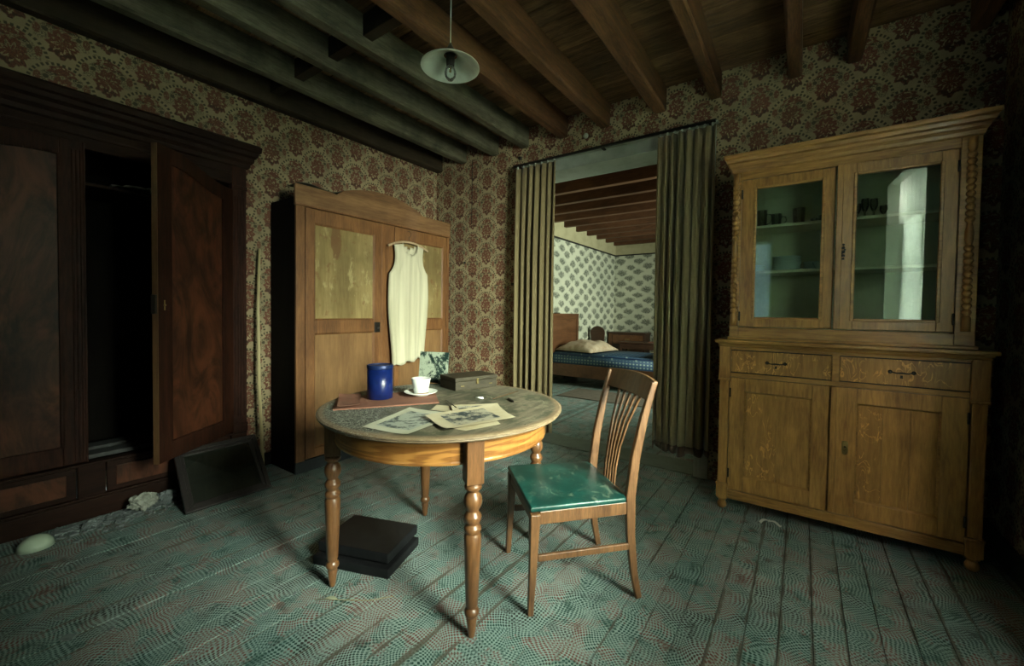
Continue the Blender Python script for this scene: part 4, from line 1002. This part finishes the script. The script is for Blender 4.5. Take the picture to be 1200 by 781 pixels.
# ------------------------------------------------------------------ lamp
LP = thing('pendant_lamp', 'white enamel pendant lamp with bare bulb hanging from the ceiling', 'lamp', (-1.362, 1.415, 2.385))
M['enamel'] = plain('white_enamel', (.66, .76, .66), .3, n=.4, nsc=12, ncol=(.34, .38, .33))
bm = BM(); lathe(bm, [(.135, .0), (.134, .004), (.11, .020), (.07, .040), (.035, .056), (.030, .053), (.068, .036), (.11, .016), (.131, -.001), (.135, .0)], 48); obj('lamp_shade', bm, M['enamel'], LP, 0, True)
bm = BM(); lathe(bm, [(0, .005), (.018, .005), (.020, .03), (.02, .055), (.028, .062), (.022, .08), (.012, .095), (.006, .11), (0, .112)], 20); obj('socket', bm, M['iron'], LP, 0, True)
bm = BM(); lathe(bm, [(0, -.062), (.012, -.058), (.024, -.042), (.028, -.025), (.022, -.005), (.013, .01), (.013, .02)], 24); obj('bulb', bm, M['tumbler'], LP, 0, True)
bm = BM(); lathe(bm, [(0, -.02), (.006, -.02), (.003, .005), (0, .005)], 10); obj('filament_mount', bm, M['brass'], LP, 0, True)
bm = BM(); tube(bm, [(0, 0, .11), (.0005, 0, .4), (0, 0, .672)], .0028, 6); obj('cord', bm, M['enamel'], LP, 0, True)
bm = BM(); lathe(bm, [(0, .635), (.02, .645), (.032, .676), (0, .676)], 16); obj('ceiling_rose', bm, M['enamel'], LP, 0, True)

# ------------------------------------------------------------------ leaning picture frame
o0 = Vector((-3.015, .89, .004)); ux = Vector((0.0, .492, 0)).normalized(); uv = Vector((-.35, .03, .335)).normalized(); un = ux.cross(uv).normalized()
Mf = Matrix(((ux.x, un.x, uv.x, 0), (ux.y, un.y, uv.y, 0), (ux.z, un.z, uv.z, 0), (0, 0, 0, 1)))
PF = thing('picture_frame', 'dark empty glazed picture frame leaning against the mahogany wardrobe', 'frame', tuple(o0))
W_, H_ = .49, .44
def mitre(bm, w, h, b0, b1, y0, y1):
    for q in ([(b0, b0), (w-b0, b0), (w-b1, b1), (b1, b1)], [(w-b0, b0), (w-b0, h-b0), (w-b1, h-b1), (w-b1, b1)], [(w-b0, h-b0), (b0, h-b0), (b1, h-b1), (w-b1, h-b1)], [(b0, h-b0), (b0, b0), (b1, b1), (b1, h-b1)]):
        prism(bm, q, y0, y1)
M['black'] = wood('ebonised_frame', (.012, .010, .010), (.035, .03, .028), 'X', 1, .4, .5)
# outward (towards the room) is +un or -un, whichever has +x
sg = 1 if un.x > 0 else -1
bm = BM(); mitre(bm, W_, H_, 0, .028, 0, sg*.022); mitre(bm, W_, H_, .028, .05, 0, sg*.014); obj('frame', bm, M['black'], PF, .003, xf=Mf)
bm = BM(); box(bm, .05, W_-.05, min(0, sg*.005), max(0, sg*.005), .05, H_-.05); obj('glass', bm, M['glass'], PF, xf=Mf)
bm = BM(); box(bm, .03, W_-.03, min(0, -sg*.003), max(0, -sg*.003), .03, H_-.03); obj('backing', bm, plain('dark_backing', (.018, .016, .012), .7, n=.5, ncol=(.04, .035, .025), nsc=5), PF, xf=Mf)

# ------------------------------------------------------------------ floor things
o = None
bm = BM(); lathe(bm, [(0, .062), (.02, .060), (.045, .048), (.062, .028), (.07, .0), (.067, .0), (.058, .026), (.04, .044), (0, .057)], 36)
o = obj('glass_lampshade', bm, plain('pale_green_opal', (.48, .60, .46), .2), None, 0, True); o.location = (-3.235, .318, .0005); tag(o, 'pale green opal glass bowl upturned on the floor before the dark wardrobe', 'glass shade')
CS = thing('black_case', 'flat black case with overhanging lid lying under the table', 'case', (-1.55, 1.229, 0), math.atan2(1.229-1.087, -1.55+1.941)+PI)
ln = .42; dp = .30
M['blk'] = plain('worn_black_leatherette', (.005, .0055, .0065), .55, spec=.25, n=.3, nsc=12, ncol=(.018, .019, .02), b_=.3)
CS.location = (-1.55, 1.229, 0)
# local +x runs towards the left end, local -y runs away from the camera
bx('base', CS, M['blk'], (0, ln, -dp, 0, 0, .045), .006); bx('lid', CS, M['blk'], (.02, ln-.006, -dp-.02, -.03, .052, .10), .006); bx('hinge_gap', CS, M['gap'], (.03, ln-.02, -dp+.02, -.05, .044, .054), 0)
ST = BM(); tube(ST, [(-3.40, 1.50, .0), (-3.395, 1.47, .7), (-3.42, 1.475, 1.25), (-3.455, 1.50, 1.72)], [.012, .012, .011, .009], 8)
tag(obj('bamboo_stick', ST, plain('pale_bamboo', (.5, .42, .22), .4), None, 0, True), 'pale bent stick leaning in the gap between the two wardrobes', 'stick')
def crumple(name, loc, r, flat_, seed, mat, label, cat='paper', sc=2.2):
    bm = BM(); bmesh.ops.create_icosphere(bm, subdivisions=4, radius=1)
    for v in bm.verts:
        n = v.co.normalized(); d = 1+.55*mnoise.noise(n*sc+Vector((seed, 0, 0)))+.28*mnoise.noise(n*sc*3+Vector((0, seed, 0)))
        v.co = Vector((n.x*r*d, n.y*r*d*1.3, max(-.9, n.z)*r*d*flat_))
    mz = min(v.co.z for v in bm.verts)
    for v in bm.verts: v.co.z -= mz
    o = obj(name, bm, mat, None); o.location = loc; tag(o, label, cat); return o
M['rag'] = plain('dusty_rag', (.30, .32, .27), .9, n=.5, nsc=20, ncol=(.12, .13, .11)); M['dust'] = plain('plaster_dust', (.16, .19, .19), .95, n=.6, nsc=25, ncol=(.06, .07, .07))
crumple('crumpled_paper', (-3.30, .76, 0), .05, .9, 3, M['rag'], 'large pale crumpled paper under the wardrobe plinth, left of the leaning frame')
crumple('crumpled_paper', (-3.33, .885, 0), .035, .9, 8, M['dust'], 'grey crumpled paper wad just right of the large pale one')
crumple('crumpled_paper', (-3.27, .53, 0), .026, .8, 5, M['dust'], 'small twisted grey paper right of the pale green glass bowl')
bm = BM(); rr_ = random.Random(2)
for k in range(260):
    y = rr_.uniform(.35, .98); x = -3.40+abs(rr_.gauss(0, .09))+.02*rr_.random(); s = rr_.uniform(.004, .017)
    box(bm, -s, s, -s*.7, s*.7, -.002, rr_.uniform(.003, .012), Matrix.Translation((min(x, -3.12), y, 0)) @ Matrix.Rotation(rr_.uniform(0, 6), 4, 'Z') @ Matrix.Rotation(rr_.uniform(-.2, .2), 4, 'X'))
o = obj('plaster_debris', bm, M['dust'], None); tag(o, 'grey plaster dust and rubble heaped along the dark wardrobe plinth', 'debris', kind='stuff')
bm = BM()
for k in range(70):
    x = rr_.uniform(-3.1, -1.6); y = rr_.uniform(.15, 1.0); s = rr_.uniform(.003, .012)
    box(bm, -s, s, -s*.6, s*.6, 0, .002, Matrix.Translation((x, y, .001)) @ Matrix.Rotation(rr_.uniform(0, 6), 4, 'Z'))
for k in range(60):
    x = rr_.uniform(-2.4, .4); y = rr_.uniform(1.2, 2.7); s = rr_.uniform(.001, .004)
    box(bm, -s, s, -s*.6, s*.6, 0, .002, Matrix.Translation((x, y, .001)) @ Matrix.Rotation(rr_.uniform(0, 6), 4, 'Z'))
o = obj('paint_flakes', bm, M['dust'], None); tag(o, 'scattered pale paint flakes and chips on the painted floor', 'flakes', kind='stuff')
bm = BM(); box(bm, -.022, .022, -.016, .016, 0, .003); o = obj('paint_chip', bm, M['dust'], None, .001); o.location = (-2.246, .298, .001); o.rotation_euler = (0, 0, .6); tag(o, 'largest pale paint chip on the floor at lower left', 'paint chip')
def scrap(loc, rz, label, sz=.038):
    bm = BM(); grid(bm, 8, 4, lambda u, v: (sz*2*(u-.5), sz*.45*(v-.5)+.004*math.sin(u*5), .001+.012*abs(math.sin(u*3.4))+.003*v))
    o = obj('paper_scrap', bm, M['cup'], None, 0, False, .0012); o.location = loc; o.rotation_euler = (0, 0, rz); tag(o, label, 'paper')
scrap((-.155, 2.925, 0), .9, 'curled white paper scrap on the floor before the dresser, the left one'); scrap((-.105, 2.925, 0), -.4, 'curled white paper scrap on the floor before the dresser, the right one')
bm = BM(); bmesh.ops.create_grid(bm, x_segments=8, y_segments=4, size=1)
for v in bm.verts:
    t_ = v.co.x; v.co = Vector((t_*.03, v.co.y*.010*(1-t_*t_), .003+.006*(1-t_*t_)))
o = obj('dry_leaf', bm, plain('pale_leaf', (.34, .36, .24), .7), None, 0, True, .001); o.location = (-1.64, 1.0, 0); o.rotation_euler = (0, 0, .5); tag(o, 'pale narrow dry leaf on the floor left of the table leg', 'leaf')
bm = BM(); tube(bm, [(-1.70, .955, .002), (-1.60, 1.02, .004), (-1.50, 1.09, .003), (-1.44, 1.17, .002)], .0016, 5); tag(obj('straw', bm, plain('straw', (.25, .22, .12), .7), None, 0, True), 'thin dry straw on the floor beside the table leg', 'straw')

# ------------------------------------------------------------------ bedroom furniture
BD = thing('wooden_bed', 'wooden bed with panelled headboard in the bedroom beyond the doorway', 'bed', (-3.66, 6.35, 0))
M['bedwood'] = wood('bed_wood', (.07, .028, .011), (.16, .07, .03), 'Y', 1, .4, .4)
bm = BM(); box(bm, 0, .035, .0, 1.08, .20, 1.20); box(bm, -.008, .045, -.02, 1.10, 1.20, 1.235); box(bm, -.004, .05, .0, .07, 0, 1.2); box(bm, -.004, .05, 1.01, 1.08, 0, 1.2); box(bm, .035, .045, .07, 1.01, 1.13, 1.2); box(bm, .035, .045, .07, 1.01, .55, .65)
obj('headboard', bm, M['bedwood'], BD, .006)
bx('side_rail', BD, M['bedwood'], (.045, 2.0, 0, .03, .16, .37), .005); bx('side_rail', BD, M['bedwood'], (.045, 2.0, 1.05, 1.08, .16, .37), .005)
bm = BM(); box(bm, 2.0, 2.04, -.01, 1.09, .05, .75); box(bm, 1.99, 2.05, -.03, 1.11, .75, .78); obj('footboard', bm, M['bedwood'], BD, .006)
bx('slats_board', BD, M['raw'], (.05, 2.0, .03, 1.05, .30, .33), .002)
bx('pillow_knob', BD, M['bedwood'], (.0, .04, .3, .6, 1.236, 1.25), .003) if False else None
m, nt, b = newmat('blue_ticking'); p = pos(nt, False); x, y, z = sep(nt, p)
dt = (((x/.055).frac()-.5)*((x/.055).frac()-.5)+((z/.05).frac()-.5)*((z/.05).frac()-.5)).sqrt().lt(.26, .3)
dy_ = (((x/.13+y/.13).frac()-.5)*((x/.13+y/.13).frac()-.5)+((y/.17-x/.2).frac()-.5)*((y/.17-x/.2).frac()-.5)).sqrt().lt(.13, .4)
geo = nt.nodes.new('ShaderNodeNewGeometry'); nx, ny, nz = sep(nt, geo.outputs['Normal']); up = nz.ramp(.4, .6)
c = mix(nt, noi(nt, p, 4, 3).ramp(.3, .7), (.012, .04, .085), (.025, .07, .13)); c = mix(nt, (dt*(1-up)+dy_*up)*.6, c, (.28, .36, .32)); setc(nt, b, c); b.inputs['Roughness'].default_value = .7
MT = thing('mattress', 'blue patterned mattress lying on the wooden bed', 'mattress', (-3.60, 6.37, .332))
bm = BM(); box(bm, 0, 1.93, .0, 1.04, 0, .23); bmesh.ops.bevel(bm, geom=bm.edges[:], offset=.03, segments=3, affect='EDGES'); obj('ticking', bm, m, MT, 0, True)
for zz in (.025, .205):
    bm = BM(); tube(bm, [(.02, -.004, zz), (1.91, -.004, zz)], .006, 6); obj('piping', bm, M['china'], MT, 0, True) if zz < .1 else obj('piping', bm, M['blue_rim'], MT, 0, True)
bm = BM()
def pil(u, v):
    a, b_ = 2*u-1, 2*v-1; e = (1-abs(a)**2.5)**.5*(1-abs(b_)**2.5)**.5 if abs(a) < 1 and abs(b_) < 1 else 0
    return a, b_, e
for s in (1, -1):
    def f(u, v):
        a, b_, e = pil(u, v); w_ = 1-.06*(1-abs(a))*abs(b_); return (a*.36*(1+.05*abs(b_)), b_*.46*w_, .01+s*(.17 if s > 0 else .01)*e+(.05*mnoise.noise(Vector((a*3, b_*3, 1)))*e if s > 0 else 0))
    grid(bm, 22, 26, f)
bmesh.ops.remove_doubles(bm, verts=bm.verts, dist=.0008)
o = obj('pillow', bm, plain('stained_pillow', (.42, .34, .24), .9, n=.8, nsc=10, ncol=(.28, .19, .11)), None, 0, True); o.location = (-3.17, 6.88, .575); o.rotation_euler = (0, 0, -.15); tag(o, 'stained beige pillow lying at the head of the blue mattress', 'pillow')
bm = BM(); box(bm, -.09, .09, -.07, .07, 0, .018); o = obj('book', bm, M['case'], None, .002); o.location = (-3.655, 6.62, 1.2355); o.scale = (.28, 1, 1); tag(o, 'small dark flat box lying on top of the headboard', 'box')
RC = thing('bedside_chair', 'dark round-topped chair back beside the bed, against the patterned wall', 'chair', (-3.50, 7.95, 0))
M['dkw'] = wood('dark_furniture', (.025, .012, .007), (.085, .04, .022), 'X', 1, .4, .4)
bm = BM(); pts = [(-.14, .62), (.14, .62)]+[(.16*math.cos(t_), .84+.14*math.sin(t_)) for t_ in [PI*i/14 for i in range(15)]]; prism(bm, pts, .14, .165); obj('backrest', bm, M['dkw'], RC, .004)
bm = BM(); box(bm, -.19, .19, -.2, .17, .43, .46); obj('seat', bm, M['dkw'], RC, .006)
for sx in (-1, 1):
    for y, h in ((-.17, .43), (.15, .64)): bm = BM(); box(bm, sx*.16-.015, sx*.16+.015, y-.015, y+.015, 0, h); obj('leg', bm, M['dkw'], RC, .003)
CD = thing('low_chest', 'dark low chest of drawers against the back wall of the bedroom', 'chest', (-3.68, 9.15, 0))
bm = BM(); box(bm, 0, .84, 0, .40, .06, .79); obj('body', bm, M['dkw'], CD, .005); bx('top', CD, M['dkw'], (-.02, .86, -.02, .42, .79, .82), .004)
for k in range(3):
    d = bx('drawer', CD, M['bedwood'] if k == 2 else M['dkw'], (.10, .80, -.012, 0, .10+k*.225, .31+k*.225), .004); bx('handle', d, M['brass'], (.40, .50, -.02, -.012, .2+k*.225, .215+k*.225), .001)
bx('side_post', CD, M['bedwood'], (.0, .09, -.008, 0, .07, .78), .003)
TT = thing('side_table', 'low dark table standing in front of the chest in the bedroom', 'table', (-3.1, 8.55, 0))
bx('table_top', TT, M['dkw'], (-.13, .85, 0, .45, .62, .645), .004)
bx('apron', TT, M['dkw'], (-.08, .80, .03, .05, .50, .62), .003)
for x in (-.08, .80):
    for y in (.04, .40): bx('leg', TT, M['dkw'], (x-.02, x+.02, y-.02, y+.02, 0, .62), .003)
bm = BM(); box(bm, -.10, .10, -.06, .06, 0, .02); o = obj('book', bm, M['pink'], None, .002); o.location = (-2.52, 8.75, .6455); tag(o, 'pinkish closed book lying on the low dark table in the bedroom', 'book')
bm = BM(); grid(bm, 10, 10, lambda u, v: (-3.0+1.5*u, 5.47+.72*v+.05*u, .006+.002*math.sin(u*8)))
o = obj('bedside_rug', bm, plain('worn_brown_rug', (.12, .10, .075), .95, n=.5, nsc=14), None, 0, False, .008); tag(o, 'worn brown rug on the bedroom floor before the bed', 'rug')
# small fittings on the back wall
bm = BM(); lathe(bm, [(0, 0), (.022, 0), (.024, .012), (.012, .02), (0, .022)], 18, mat=Matrix.Translation((-1.625, YB, 2.84)) @ Matrix.Rotation(PI/2, 4, 'X')); tag(obj('ceramic_insulator', bm, M['plaster'], None, 0, True), 'small round ceramic wire knob on the wall above the doorway', 'knob')
bm = BM(); lathe(bm, [(0, 0), (.018, 0), (.016, .02), (0, .024)], 12, mat=Matrix.Translation((-2.333, YB, 2.782)) @ Matrix.Rotation(PI/2, 4, 'X')); tag(obj('wall_hook', bm, M['iron'], None, 0, True), 'small black knob on the wall above the left end of the curtain rail', 'knob')
bm = BM(); lathe(bm, [(0, 0), (.012, 0), (.01, .015), (0, .018)], 12, mat=Matrix.Translation((-3.052, YB, 1.79)) @ Matrix.Rotation(PI/2, 4, 'X')); tag(obj('wall_hook', bm, M['iron'], None, 0, True), 'tiny black knob on the wallpaper between pine wardrobe and curtain', 'knob')
bm = BM(); box(bm, -.02, .02, -.012, 0, -.03, .03); box(bm, -.05, .0, -.03, -.012, -.012, .008); o = obj('curtain_hook', bm, M['iron'], None, .002); o.location = (-2.36, YB, 1.54); tag(o, 'black curtain tie-back hook on the wall left of the left drape', 'hook')
